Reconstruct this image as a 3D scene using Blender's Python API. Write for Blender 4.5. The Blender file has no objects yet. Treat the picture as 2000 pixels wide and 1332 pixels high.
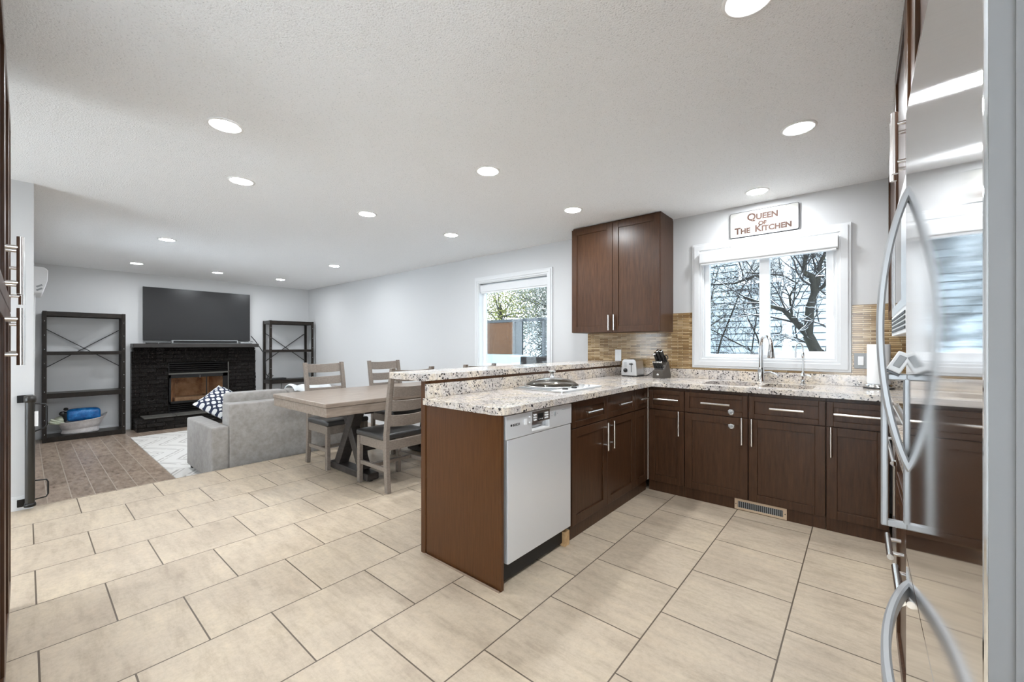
import bpy, bmesh, math, random
from math import pi, sin, cos, radians
from mathutils import Vector, Matrix
from mathutils.geometry import tessellate_polygon

S = bpy.context.scene
C = S.collection
random.seed(7)

# ------------------------------------------------------------------ camera, world, exposure
cd = bpy.data.cameras.new('camera')
cam = bpy.data.objects.new('camera', cd)
C.objects.link(cam)
cam.location = (0, 0, 1.2247)
cam.rotation_euler = (pi / 2, 0, 0.6922)
cd.sensor_width = 36
cd.lens = 802 / 2000 * 36
cd.shift_x = -16.8 / 2000
cd.shift_y = 7.5 / 2000
cd.clip_start = 0.01
S.camera = cam

w = bpy.data.worlds.new('overcast_sky')
S.world = w
w.use_nodes = True
wn = w.node_tree.nodes
wn['Background'].inputs[0].default_value = (0.86, 0.93, 1.0, 1)
wn['Background'].inputs[1].default_value = 2.25

S.view_settings.view_transform = 'Standard'
S.view_settings.look = 'None'
S.view_settings.gamma = 1
S.view_settings.exposure = 2.28
S.cycles.max_bounces = 14
S.cycles.diffuse_bounces = 12
S.cycles.sample_clamp_indirect = 10
LAMP = 66.0             # radiance of a downlight's diffuser
LIVING = -0.19          # floor of the sunken living room
YW, XF, XR, YB = 4.007, -9.43, 0.82, -2.2    # window, far, right and back wall
CEIL = 2.44

# ------------------------------------------------------------------ materials
def nm(name):
    m = bpy.data.materials.new(name)
    m.use_nodes = True
    nt = m.node_tree
    return m, nt, nt.nodes['Principled BSDF']

def N(nt, typ, **kw):
    n = nt.nodes.new(typ)
    for k, v in kw.items():
        if k.startswith('_'):
            setattr(n, k[1:], v)
        else:
            n.inputs[k].default_value = v
    return n

def L(nt, a, b):
    nt.links.new(a, b)

def rgba(c):
    return (c[0], c[1], c[2], 1)

def pm(name, col, rough=0.5, metal=0.0, spec=0.5, coat=0.0, emis=None, es=0):
    m, nt, b = nm(name)
    b.inputs['Base Color'].default_value = rgba(col)
    b.inputs['Roughness'].default_value = rough
    b.inputs['Metallic'].default_value = metal
    b.inputs['Specular IOR Level'].default_value = spec
    b.inputs['Coat Weight'].default_value = coat
    if emis:
        b.inputs['Emission Color'].default_value = rgba(emis)
        b.inputs['Emission Strength'].default_value = es
    return m

def coords(nt, scale=(1, 1, 1), loc=(0, 0, 0), rot=(0, 0, 0)):
    t = N(nt, 'ShaderNodeTexCoord')
    mp = N(nt, 'ShaderNodeMapping')
    mp.inputs['Scale'].default_value = scale
    mp.inputs['Location'].default_value = loc
    mp.inputs['Rotation'].default_value = rot
    L(nt, t.outputs['Object'], mp.inputs['Vector'])
    return mp.outputs['Vector']

def ramp(nt, fac, stops, interp='LINEAR'):
    r = N(nt, 'ShaderNodeValToRGB')
    e = r.color_ramp.elements
    r.color_ramp.interpolation = interp
    while len(e) > 1:
        e.remove(e[0])
    e[0].position = stops[0][0]
    e[0].color = rgba(stops[0][1])
    for p, c in stops[1:]:
        k = e.new(p)
        k.color = rgba(c)
    L(nt, fac, r.inputs['Fac'])
    return r.outputs['Color']

def mix(nt, fac, a, b, typ='MIX'):
    n = N(nt, 'ShaderNodeMix', _data_type='RGBA', _blend_type=typ)
    for sock, v in ((n.inputs[0], fac), (n.inputs[6], a), (n.inputs[7], b)):
        if isinstance(v, bpy.types.NodeSocket):
            L(nt, v, sock)
        else:
            sock.default_value = rgba(v) if isinstance(v, tuple) else v
    return n.outputs[2]

def math_(nt, op, a, b=0.0, c=None):
    n = N(nt, 'ShaderNodeMath', _operation=op)
    for i, v in enumerate((a, b) if c is None else (a, b, c)):
        if isinstance(v, bpy.types.NodeSocket):
            L(nt, v, n.inputs[i])
        else:
            n.inputs[i].default_value = v
    return n.outputs[0]

def noise(nt, vec, scale, detail=3, rough=0.5):
    n = N(nt, 'ShaderNodeTexNoise', Scale=scale, Detail=detail, Roughness=rough)
    L(nt, vec, n.inputs['Vector'])
    return n.outputs['Fac']

def bump(nt, b, h, strength=0.3, dist=0.01):
    n = N(nt, 'ShaderNodeBump', Strength=strength, Distance=dist)
    L(nt, h, n.inputs['Height'])
    L(nt, n.outputs['Normal'], b.inputs['Normal'])

def m_paint(name, col, rough=0.7):
    m, nt, b = nm(name)
    v = coords(nt)
    b.inputs['Base Color'].default_value = rgba(col)
    b.inputs['Roughness'].default_value = rough
    b.inputs['Specular IOR Level'].default_value = 0.25
    bump(nt, b, noise(nt, v, 180, 2), 0.05, 0.002)
    return m

def m_popcorn():
    m, nt, b = nm('popcorn_ceiling')
    v = coords(nt)
    b.inputs['Roughness'].default_value = 0.9
    b.inputs['Specular IOR Level'].default_value = 0.1
    h = noise(nt, v, 130, 3, 0.65)
    c = ramp(nt, h, [(0.30, (0.70, 0.70, 0.70)), (0.42, (0.93, 0.93, 0.93))])
    L(nt, c, b.inputs['Base Color'])
    bump(nt, b, h, 0.6, 0.016)
    return m

T = 0.4572
def m_tile():
    m, nt, b = nm('beige_floor_tile')
    t = N(nt, 'ShaderNodeTexCoord')
    sp = N(nt, 'ShaderNodeSeparateXYZ')
    L(nt, t.outputs['Object'], sp.inputs[0])
    u = math_(nt, 'ADD', sp.outputs['Y'], -1.6337 + 40.5 * T)
    v = math_(nt, 'ADD', sp.outputs['X'], 1.1648 + 40 * T)
    cb = N(nt, 'ShaderNodeCombineXYZ')
    L(nt, u, cb.inputs[0])
    L(nt, v, cb.inputs[1])
    br = N(nt, 'ShaderNodeTexBrick', _offset=0.5, _offset_frequency=2, Scale=1.0)
    br.inputs['Brick Width'].default_value = T
    br.inputs['Row Height'].default_value = T
    br.inputs['Mortar Size'].default_value = 0.0032
    br.inputs['Mortar Smooth'].default_value = 0.15
    br.inputs['Color1'].default_value = (0, 0, 0, 1)
    br.inputs['Color2'].default_value = (1, 1, 1, 1)
    br.inputs['Mortar'].default_value = (0.5, 0.5, 0.5, 1)
    L(nt, cb.outputs[0], br.inputs['Vector'])
    ob = t.outputs['Object']
    # a different cloud for every tile
    off = N(nt, 'ShaderNodeVectorMath', _operation='MULTIPLY_ADD')
    L(nt, br.outputs['Color'], off.inputs[0])
    off.inputs[1].default_value = (7, 5, 3)
    L(nt, ob, off.inputs[2])
    ov = off.outputs[0]
    big = noise(nt, ov, 2.6, 4, 0.6)
    st = N(nt, 'ShaderNodeMapping')
    st.inputs['Scale'].default_value = (2.0, 9.0, 1)
    st.inputs['Rotation'].default_value = (0, 0, 0.5)
    L(nt, ov, st.inputs['Vector'])
    veins = noise(nt, st.outputs[0], 2.2, 6, 0.68)
    fine = noise(nt, ov, 42, 5, 0.75)
    c1 = ramp(nt, big, [(0.3, (0.445, 0.36, 0.272)), (0.5, (0.515, 0.424, 0.322)), (0.7, (0.57, 0.47, 0.348))])
    c2 = ramp(nt, veins, [(0.32, (0.82, 0.80, 0.78)), (0.5, (0.99, 0.99, 0.99)), (0.68, (1.08, 1.07, 1.05))])
    c3 = ramp(nt, fine, [(0.3, (0.84, 0.82, 0.80)), (0.55, (1.0, 1.0, 1.0)), (0.75, (1.07, 1.07, 1.06))])
    c = mix(nt, 1.0, c1, c2, 'MULTIPLY')
    c = mix(nt, 0.8, c, c3, 'MULTIPLY')
    c = mix(nt, br.outputs['Fac'], c, (0.115, 0.085, 0.06))
    L(nt, c, b.inputs['Base Color'])
    b.inputs['Roughness'].default_value = 0.42
    b.inputs['Specular IOR Level'].default_value = 0.35
    inv = math_(nt, 'SUBTRACT', 1.0, br.outputs['Fac'])
    hh = math_(nt, 'MULTIPLY_ADD', fine, 0.08, inv)
    bump(nt, b, hh, 0.5, 0.0035)
    return m

def m_planks():
    m, nt, b = nm('grey_brown_plank_floor')
    t = N(nt, 'ShaderNodeTexCoord')
    sp = N(nt, 'ShaderNodeSeparateXYZ')
    L(nt, t.outputs['Object'], sp.inputs[0])
    u = math_(nt, 'ADD', sp.outputs['X'], 40.0)
    v = math_(nt, 'ADD', sp.outputs['Y'], -0.128 + 0.148 * 40)
    cb = N(nt, 'ShaderNodeCombineXYZ')
    L(nt, u, cb.inputs[0])
    L(nt, v, cb.inputs[1])
    br = N(nt, 'ShaderNodeTexBrick', _offset=0.37, _offset_frequency=3, Scale=1.0)
    br.inputs['Brick Width'].default_value = 1.25
    br.inputs['Row Height'].default_value = 0.148
    br.inputs['Mortar Size'].default_value = 0.0032
    br.inputs['Color1'].default_value = (0.1, 0.1, 0.1, 1)
    br.inputs['Color2'].default_value = (0.9, 0.9, 0.9, 1)
    L(nt, cb.outputs[0], br.inputs['Vector'])
    off = N(nt, 'ShaderNodeVectorMath', _operation='MULTIPLY_ADD')
    L(nt, br.outputs['Color'], off.inputs[0])
    off.inputs[1].default_value = (9, 4, 2)
    L(nt, t.outputs['Object'], off.inputs[2])
    mp = N(nt, 'ShaderNodeMapping')
    mp.inputs['Scale'].default_value = (1.3, 3.6, 1)
    L(nt, off.outputs[0], mp.inputs[0])
    g = noise(nt, mp.outputs[0], 6.5, 7, 0.68)
    tone = ramp(nt, br.outputs['Color'], [(0.0, (0.78, 0.76, 0.74)), (1.0, (1.15, 1.13, 1.1))])
    c = ramp(nt, g, [(0.30, (0.15, 0.105, 0.078)), (0.44, (0.30, 0.225, 0.172)), (0.60, (0.41, 0.325, 0.258)), (0.75, (0.48, 0.405, 0.335))])
    c = mix(nt, 1.0, c, tone, 'MULTIPLY')
    c = mix(nt, br.outputs['Fac'], c, (0.50, 0.43, 0.36))
    L(nt, c, b.inputs['Base Color'])
    b.inputs['Roughness'].default_value = 0.28
    bump(nt, b, g, 0.08, 0.004)
    return m

def m_granite():
    m, nt, b = nm('speckled_cream_granite')
    v = coords(nt)
    big = noise(nt, v, 7, 4, 0.6)
    c = ramp(nt, big, [(0.32, (0.47, 0.44, 0.42)), (0.46, (0.62, 0.57, 0.53)), (0.58, (0.67, 0.59, 0.49)), (0.72, (0.72, 0.67, 0.62))])
    mid = noise(nt, v, 60, 3, 0.7)
    c = mix(nt, 1.0, c, ramp(nt, mid, [(0.33, (0.62, 0.58, 0.56)), (0.5, (1, 1, 1)), (0.66, (1.12, 1.1, 1.08))]), 'MULTIPLY')
    wob = N(nt, 'ShaderNodeVectorMath', _operation='MULTIPLY_ADD')
    nn = N(nt, 'ShaderNodeTexNoise', Scale=60.0, Detail=2.0)
    L(nt, v, nn.inputs['Vector'])
    L(nt, nn.outputs['Color'], wob.inputs[0])
    wob.inputs[1].default_value = (0.022, 0.022, 0.022)
    L(nt, v, wob.inputs[2])
    for sc, thr, sel, col in ((62, 0.34, 0.52, (0.05, 0.045, 0.045)), (115, 0.38, 0.55, (0.13, 0.11, 0.105)), (34, 0.24, 0.58, (0.035, 0.03, 0.032))):
        vo = N(nt, 'ShaderNodeTexVoronoi', Scale=float(sc))
        L(nt, wob.outputs[0], vo.inputs['Vector'])
        sc2 = N(nt, 'ShaderNodeSeparateColor')
        L(nt, vo.outputs['Color'], sc2.inputs[0])
        pick = math_(nt, 'GREATER_THAN', sc2.outputs[0], sel)
        near = math_(nt, 'LESS_THAN', vo.outputs['Distance'], thr)
        clus = math_(nt, 'GREATER_THAN', noise(nt, v, sc * 0.14, 2), 0.47)
        f = math_(nt, 'MULTIPLY', math_(nt, 'MULTIPLY', pick, near), clus)
        c = mix(nt, f, c, col)
    L(nt, c, b.inputs['Base Color'])
    b.inputs['Roughness'].default_value = 0.14
    return m

def m_mosaic():
    m, nt, b = nm('amber_glass_strip_mosaic')
    t = N(nt, 'ShaderNodeTexCoord')
    sp = N(nt, 'ShaderNodeSeparateXYZ')
    L(nt, t.outputs['Object'], sp.inputs[0])
    cb = N(nt, 'ShaderNodeCombineXYZ')
    L(nt, math_(nt, 'ADD', sp.outputs['X'], 20.0), cb.inputs[0])
    L(nt, sp.outputs['Z'], cb.inputs[1])
    br = N(nt, 'ShaderNodeTexBrick', _offset=0.41, _offset_frequency=2, Scale=1.0)
    br.inputs['Brick Width'].default_value = 0.105
    br.inputs['Row Height'].default_value = 0.0145
    br.inputs['Mortar Size'].default_value = 0.0017
    br.inputs['Color1'].default_value = (0, 0, 0, 1)
    br.inputs['Color2'].default_value = (1, 1, 1, 1)
    L(nt, cb.outputs[0], br.inputs['Vector'])
    bc = ramp(nt, br.outputs['Color'], [(0.0, (0.23, 0.135, 0.058)), (0.4, (0.40, 0.26, 0.125)), (0.75, (0.50, 0.345, 0.185)), (1.0, (0.62, 0.46, 0.27))])
    c = mix(nt, br.outputs['Fac'], bc, (0.62, 0.52, 0.34))
    zw = math_(nt, 'MULTIPLY_ADD', noise(nt, t.outputs['Object'], 30, 2), 0.003, sp.outputs['Z'])
    row = math_(nt, 'LESS_THAN', math_(nt, 'FRACT', math_(nt, 'MULTIPLY', zw, 1 / 0.0145)), 0.24)
    c = mix(nt, row, c, (0.105, 0.065, 0.028))
    L(nt, c, b.inputs['Base Color'])
    b.inputs['Roughness'].default_value = 0.12
    bump(nt, b, math_(nt, 'SUBTRACT', 1.0, br.outputs['Fac']), 0.6, 0.003)
    return m

def m_wood(name, dark, light, rough=0.3, stretch=(14, 14, 1.2), bmp=0.12, coat=0.0, scale=6):
    m, nt, b = nm(name)
    v = coords(nt, stretch)
    g = noise(nt, v, scale, 5, 0.6)
    L(nt, ramp(nt, g, [(0.3, dark), (0.7, light)]), b.inputs['Base Color'])
    b.inputs['Roughness'].default_value = rough
    b.inputs['Specular IOR Level'].default_value = 0.3
    b.inputs['Coat Weight'].default_value = coat
    b.inputs['Coat Roughness'].default_value = 0.12
    v2 = coords(nt, tuple(s * 2.5 for s in stretch))
    bump(nt, b, noise(nt, v2, scale, 3), bmp, 0.003)
    return m

def m_steel(name, col=(0.62, 0.63, 0.64), rough=0.25, aniso=0.0, streak=0.0, streak_dir=(1, 60, 1)):
    m, nt, b = nm(name)
    b.inputs['Base Color'].default_value = rgba(col)
    b.inputs['Metallic'].default_value = 1
    b.inputs['Roughness'].default_value = rough
    if aniso:
        b.inputs['Anisotropic'].default_value = aniso
        tg = N(nt, 'ShaderNodeTangent', _direction_type='RADIAL', _axis='Z')
        L(nt, tg.outputs[0], b.inputs['Tangent'])
    if streak:
        v = coords(nt, streak_dir)
        bump(nt, b, noise(nt, v, 6, 2), streak, 0.001)
    return m

def m_glass(name, tint=(1, 1, 1), gloss=1.0):
    m = bpy.data.materials.new(name)
    m.use_nodes = True
    nt = m.node_tree
    nt.nodes.clear()
    o = N(nt, 'ShaderNodeOutputMaterial')
    tr = N(nt, 'ShaderNodeBsdfTransparent', Color=rgba(tint))
    gl = N(nt, 'ShaderNodeBsdfGlossy', Color=(1, 1, 1, 1), Roughness=0.0)
    fr = N(nt, 'ShaderNodeFresnel', IOR=1.45)
    mx = N(nt, 'ShaderNodeMixShader')
    L(nt, math_(nt, 'MULTIPLY', fr.outputs[0], gloss), mx.inputs[0])
    L(nt, tr.outputs[0], mx.inputs[1])
    L(nt, gl.outputs[0], mx.inputs[2])
    L(nt, mx.outputs[0], o.inputs[0])
    return m

def m_brick():
    m, nt, b = nm('black_painted_rough_brick')
    v = coords(nt)
    h = noise(nt, v, 38, 5, 0.7)
    L(nt, ramp(nt, h, [(0.35, (0.005, 0.0045, 0.004)), (0.55, (0.015, 0.012, 0.0105)), (0.72, (0.05, 0.04, 0.034))]), b.inputs['Base Color'])
    b.inputs['Roughness'].default_value = 0.17
    bump(nt, b, h, 1.0, 0.045)
    return m

def m_fabric(name, a, c, sc=300, rough=0.9, blot=17):
    m, nt, b = nm(name)
    v = coords(nt)
    f = noise(nt, v, blot, 4, 0.65)
    L(nt, ramp(nt, f, [(0.35, a), (0.65, c)]), b.inputs['Base Color'])
    b.inputs['Roughness'].default_value = rough
    b.inputs['Specular IOR Level'].default_value = 0.15
    b.inputs['Sheen Weight'].default_value = 0.25
    bump(nt, b, noise(nt, v, sc, 2), 0.25, 0.003)
    return m

def m_rug():
    m, nt, b = nm('cream_rug_with_grey_chevrons')
    t = N(nt, 'ShaderNodeTexCoord')
    sp = N(nt, 'ShaderNodeSeparateXYZ')
    L(nt, t.outputs['Object'], sp.inputs[0])
    wob = noise(nt, t.outputs['Object'], 5, 2)
    x = math_(nt, 'MULTIPLY_ADD', wob, 0.05, sp.outputs['X'])
    tri = math_(nt, 'PINGPONG', math_(nt, 'ADD', x, 40.0), 0.55)
    q = math_(nt, 'MULTIPLY_ADD', tri, 0.62, math_(nt, 'ADD', sp.outputs['Y'], 20.0))
    fr = math_(nt, 'FRACT', math_(nt, 'MULTIPLY', q, 4.6))
    f1 = math_(nt, 'LESS_THAN', fr, 0.13)
    fr2 = math_(nt, 'FRACT', math_(nt, 'MULTIPLY_ADD', q, 4.6, 0.72))
    f2 = math_(nt, 'LESS_THAN', fr2, 0.07)
    f = math_(nt, 'MAXIMUM', f1, f2)
    f = math_(nt, 'MULTIPLY', f, math_(nt, 'GREATER_THAN', noise(nt, t.outputs['Object'], 12, 3), 0.42))
    c = mix(nt, f, (0.70, 0.675, 0.64), (0.47, 0.44, 0.41))
    L(nt, c, b.inputs['Base Color'])
    b.inputs['Roughness'].default_value = 0.95
    bump(nt, b, noise(nt, t.outputs['Object'], 220, 2), 0.4, 0.006)
    return m

def m_pillow():
    m, nt, b = nm('navy_and_white_lattice_print')
    t = N(nt, 'ShaderNodeTexCoord')
    mp = N(nt, 'ShaderNodeMapping')
    mp.inputs['Scale'].default_value = (14, 14, 14)
    L(nt, t.outputs['Object'], mp.inputs[0])
    sp = N(nt, 'ShaderNodeSeparateXYZ')
    L(nt, mp.outputs[0], sp.inputs[0])
    def ring(du, dv):
        a = math_(nt, 'SUBTRACT', math_(nt, 'FRACT', math_(nt, 'ADD', sp.outputs['Y'], 20 + du)), 0.5)
        c = math_(nt, 'SUBTRACT', math_(nt, 'FRACT', math_(nt, 'ADD', sp.outputs['Z'], 20 + dv)), 0.5)
        r = math_(nt, 'SQRT', math_(nt, 'ADD', math_(nt, 'MULTIPLY', a, a), math_(nt, 'MULTIPLY', c, c)))
        return math_(nt, 'LESS_THAN', math_(nt, 'ABSOLUTE', math_(nt, 'SUBTRACT', r, 0.43)), 0.12)
    c = mix(nt, ring(0, 0), (0.80, 0.80, 0.80), (0.018, 0.025, 0.06))
    L(nt, c, b.inputs['Base Color'])
    b.inputs['Roughness'].default_value = 0.9
    return m

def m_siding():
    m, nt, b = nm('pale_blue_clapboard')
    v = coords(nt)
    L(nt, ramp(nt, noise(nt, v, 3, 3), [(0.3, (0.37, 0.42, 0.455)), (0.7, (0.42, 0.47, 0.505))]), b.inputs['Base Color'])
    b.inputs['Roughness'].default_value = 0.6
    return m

def m_noise(name, stops, sc=8, rough=0.8, bmp=0.0, detail=4):
    m, nt, b = nm(name)
    v = coords(nt)
    f = noise(nt, v, sc, detail, 0.65)
    L(nt, ramp(nt, f, stops), b.inputs['Base Color'])
    b.inputs['Roughness'].default_value = rough
    if bmp:
        bump(nt, b, f, bmp, 0.02)
    return m

M = dict(
    ceiling=m_popcorn(), wall=m_paint('light_grey_wall_paint', (0.60, 0.60, 0.60)),
    far=m_paint('mid_grey_wall_paint', (0.65, 0.65, 0.65)),
    white=pm('white_trim_paint', (0.68, 0.685, 0.69), 0.35), vinyl=pm('white_vinyl', (0.85, 0.86, 0.87), 0.3),
    tile=m_tile(), plank=m_planks(), granite=m_granite(), mosaic=m_mosaic(),
    espresso=m_wood('espresso_stained_oak', (0.042, 0.018, 0.0075), (0.078, 0.0345, 0.016), 0.32, (12, 12, 1.0), 0.22),
    espresso2=m_wood('espresso_end_panel', (0.072, 0.0275, 0.0095), (0.112, 0.046, 0.0165), 0.30, (16, 16, 0.9), 0.04),
    dark=pm('black_recess', (0.006, 0.006, 0.006), 0.5),
    steel=m_steel('brushed_steel', (0.66, 0.665, 0.67), 0.3), nickel=m_steel('satin_nickel', (0.80, 0.77, 0.74), 0.22),
    chrome=m_steel('chrome', (0.80, 0.81, 0.82), 0.06),
    dwsteel=pm('dishwasher_steel', (0.72, 0.72, 0.725), 0.28, 0.3),
    fridge=m_steel('fridge_stainless', (0.78, 0.785, 0.79), 0.065, 0.85, 0.0),
    fridgeside=m_steel('fridge_edge_steel', (0.52, 0.525, 0.53), 0.45, 0.0, 0.15, (1, 30, 1)),
    handle=pm('silver_painted_handle', (0.36, 0.365, 0.37), 0.38, 0.35),
    shoe=pm('dull_tan_shoe_mould', (0.30, 0.22, 0.165), 0.5), silver=pm('silver_plastic', (0.52, 0.52, 0.52), 0.3, 0.3), edgegrey=pm('grey_door_edge', (0.145, 0.14, 0.135), 0.5),
    microglass=pm('mirror_black_glass', (0.02, 0.02, 0.02), 0.03, 0, 0.8),
    plastic=pm('white_plastic', (0.82, 0.82, 0.82), 0.35), grey=pm('grey_plastic', (0.33, 0.34, 0.345), 0.4),
    black=pm('black_plastic', (0.012, 0.012, 0.012), 0.35), tv=pm('dark_tv_screen', (0.022, 0.022, 0.023), 0.28),
    iron=m_wood('dark_brown_metal', (0.011, 0.008, 0.006), (0.022, 0.016, 0.012), 0.35, (3, 3, 3), 0.0),
    blackmetal=pm('black_metal', (0.010, 0.009, 0.009), 0.35, 0.3),
    bronze=pm('dark_bronze_tube', (0.022, 0.019, 0.015), 0.35),
    brick=m_brick(), slab=pm('slate_hearth_top', (0.085, 0.08, 0.07), 0.55), mantel=m_wood('charcoal_mantel_wood', (0.03, 0.027, 0.025), (0.055, 0.05, 0.047), 0.4, (9, 1, 9), 0.1),
    firebrick=m_noise('tan_sooty_firebrick', [(0.3, (0.22, 0.09, 0.035)), (0.48, (0.52, 0.27, 0.125)), (0.7, (0.68, 0.40, 0.21))], 6, 0.8, 0.2),
    log=m_noise('tan_ceramic_ledge', [(0.3, (0.32, 0.18, 0.09)), (0.7, (0.55, 0.36, 0.21))], 14, 0.8, 0.3),
    driftwood=m_wood('grey_brown_driftwood', (0.165, 0.134, 0.110), (0.235, 0.195, 0.162), 0.34, (9, 9, 16), 0.06),
    tabletop=m_wood('grey_brown_table_veneer', (0.19, 0.145, 0.112), (0.30, 0.245, 0.20), 0.33, (8, 1.0, 8), 0.05),
    seat=pm('dark_grey_vinyl_seat', (0.045, 0.043, 0.042), 0.3),
    sofa=m_fabric('grey_microfibre', (0.245, 0.225, 0.207), (0.325, 0.30, 0.278)), rug=m_rug(), pillow=m_pillow(),
    towel=pm('paper_towel', (0.86, 0.86, 0.86), 0.95), blue=m_noise('shiny_blue_bag', [(0.35, (0.005, 0.07, 0.25)), (0.55, (0.012, 0.17, 0.48)), (0.72, (0.10, 0.38, 0.72))], 9, 0.25, 0.5),
    basket=m_fabric('pale_pink_grey_fabric', (0.55, 0.52, 0.52), (0.70, 0.67, 0.66)), sage=m_fabric('sage_green_cloth', (0.34, 0.37, 0.26), (0.50, 0.52, 0.42)),
    knifeblock=m_wood('dark_taupe_block', (0.06, 0.05, 0.042), (0.085, 0.072, 0.06), 0.4), pine=m_noise('raw_pine', [(0.3, (0.42, 0.25, 0.11)), (0.7, (0.62, 0.42, 0.22))], 20, 0.7),
    glass=m_glass('dimming_window_glass', (0.66, 0.69, 0.70), 0.3), clear=m_glass('clear_window_glass', (0.97, 0.985, 0.99), 0.9), lid=m_glass('smoky_lid_glass', (0.80, 0.78, 0.74), 0.8), darkwood=m_wood('near_black_table_base', (0.022, 0.018, 0.016), (0.05, 0.042, 0.038), 0.35, (3, 3, 9), 0.08), fireglass=m_glass('fire_glass', (0.88, 0.87, 0.86), 0.5),  # first glass: grey tint in its colour dims the bright view outside
    lamp=pm('lit_diffuser', (1, 1, 1), 0.5, emis=(0.91, 0.96, 1.0), es=LAMP), lampring=pm('white_lamp_ring', (0.82, 0.81, 0.79), 0.4),
    vent=pm('almond_painted_metal', (0.56, 0.42, 0.29), 0.4), rust=pm('rust_brown_lettering', (0.055, 0.022, 0.012), 0.7), signboard=m_noise('distressed_white_board', [(0.25, (0.26, 0.25, 0.22)), (0.36, (0.42, 0.41, 0.38)), (0.7, (0.46, 0.45, 0.42))], 14, 0.7),
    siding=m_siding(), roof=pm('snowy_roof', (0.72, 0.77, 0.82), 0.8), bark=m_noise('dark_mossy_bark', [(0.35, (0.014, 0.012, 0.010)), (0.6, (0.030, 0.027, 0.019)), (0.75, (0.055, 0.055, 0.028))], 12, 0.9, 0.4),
    twig=pm('dark_twig', (0.035, 0.031, 0.029), 0.9), snow=pm('snow', (0.85, 0.89, 0.93), 0.9), fence=m_wood('rust_brown_privacy_panel', (0.07, 0.03, 0.013), (0.15, 0.07, 0.03), 0.8, (3, 3, 3), 0.1, 0, 9),
    post=pm('dark_grey_post', (0.03, 0.036, 0.042), 0.6), leafy=m_noise('yellow_green_leaves', [(0.3, (0.11, 0.125, 0.03)), (0.7, (0.28, 0.27, 0.08))], 5, 0.9),
    needles=m_noise('frosted_needles', [(0.3, (0.045, 0.05, 0.034)), (0.55, (0.17, 0.175, 0.145)), (0.7, (0.46, 0.47, 0.47))], 5, 0.9), blueroof=pm('pale_blue_roof', (0.22, 0.36, 0.44), 0.6), navy=pm('navy_gable', (0.025, 0.06, 0.105), 0.6),
    ground=m_noise('snowy_ground', [(0.3, (0.62, 0.64, 0.64)), (0.5, (0.84, 0.87, 0.90))], 2.5, 0.95), chairwicker=pm('dark_patio_chair', (0.02, 0.014, 0.012), 0.7),
    worn=pm('pale_worn_edge', (0.42, 0.36, 0.31), 0.6), bookred=pm('coral_book_cover', (0.6, 0.28, 0.25), 0.6), cream=pm('cream_cloth', (0.72, 0.74, 0.75), 0.9),
)

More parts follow.
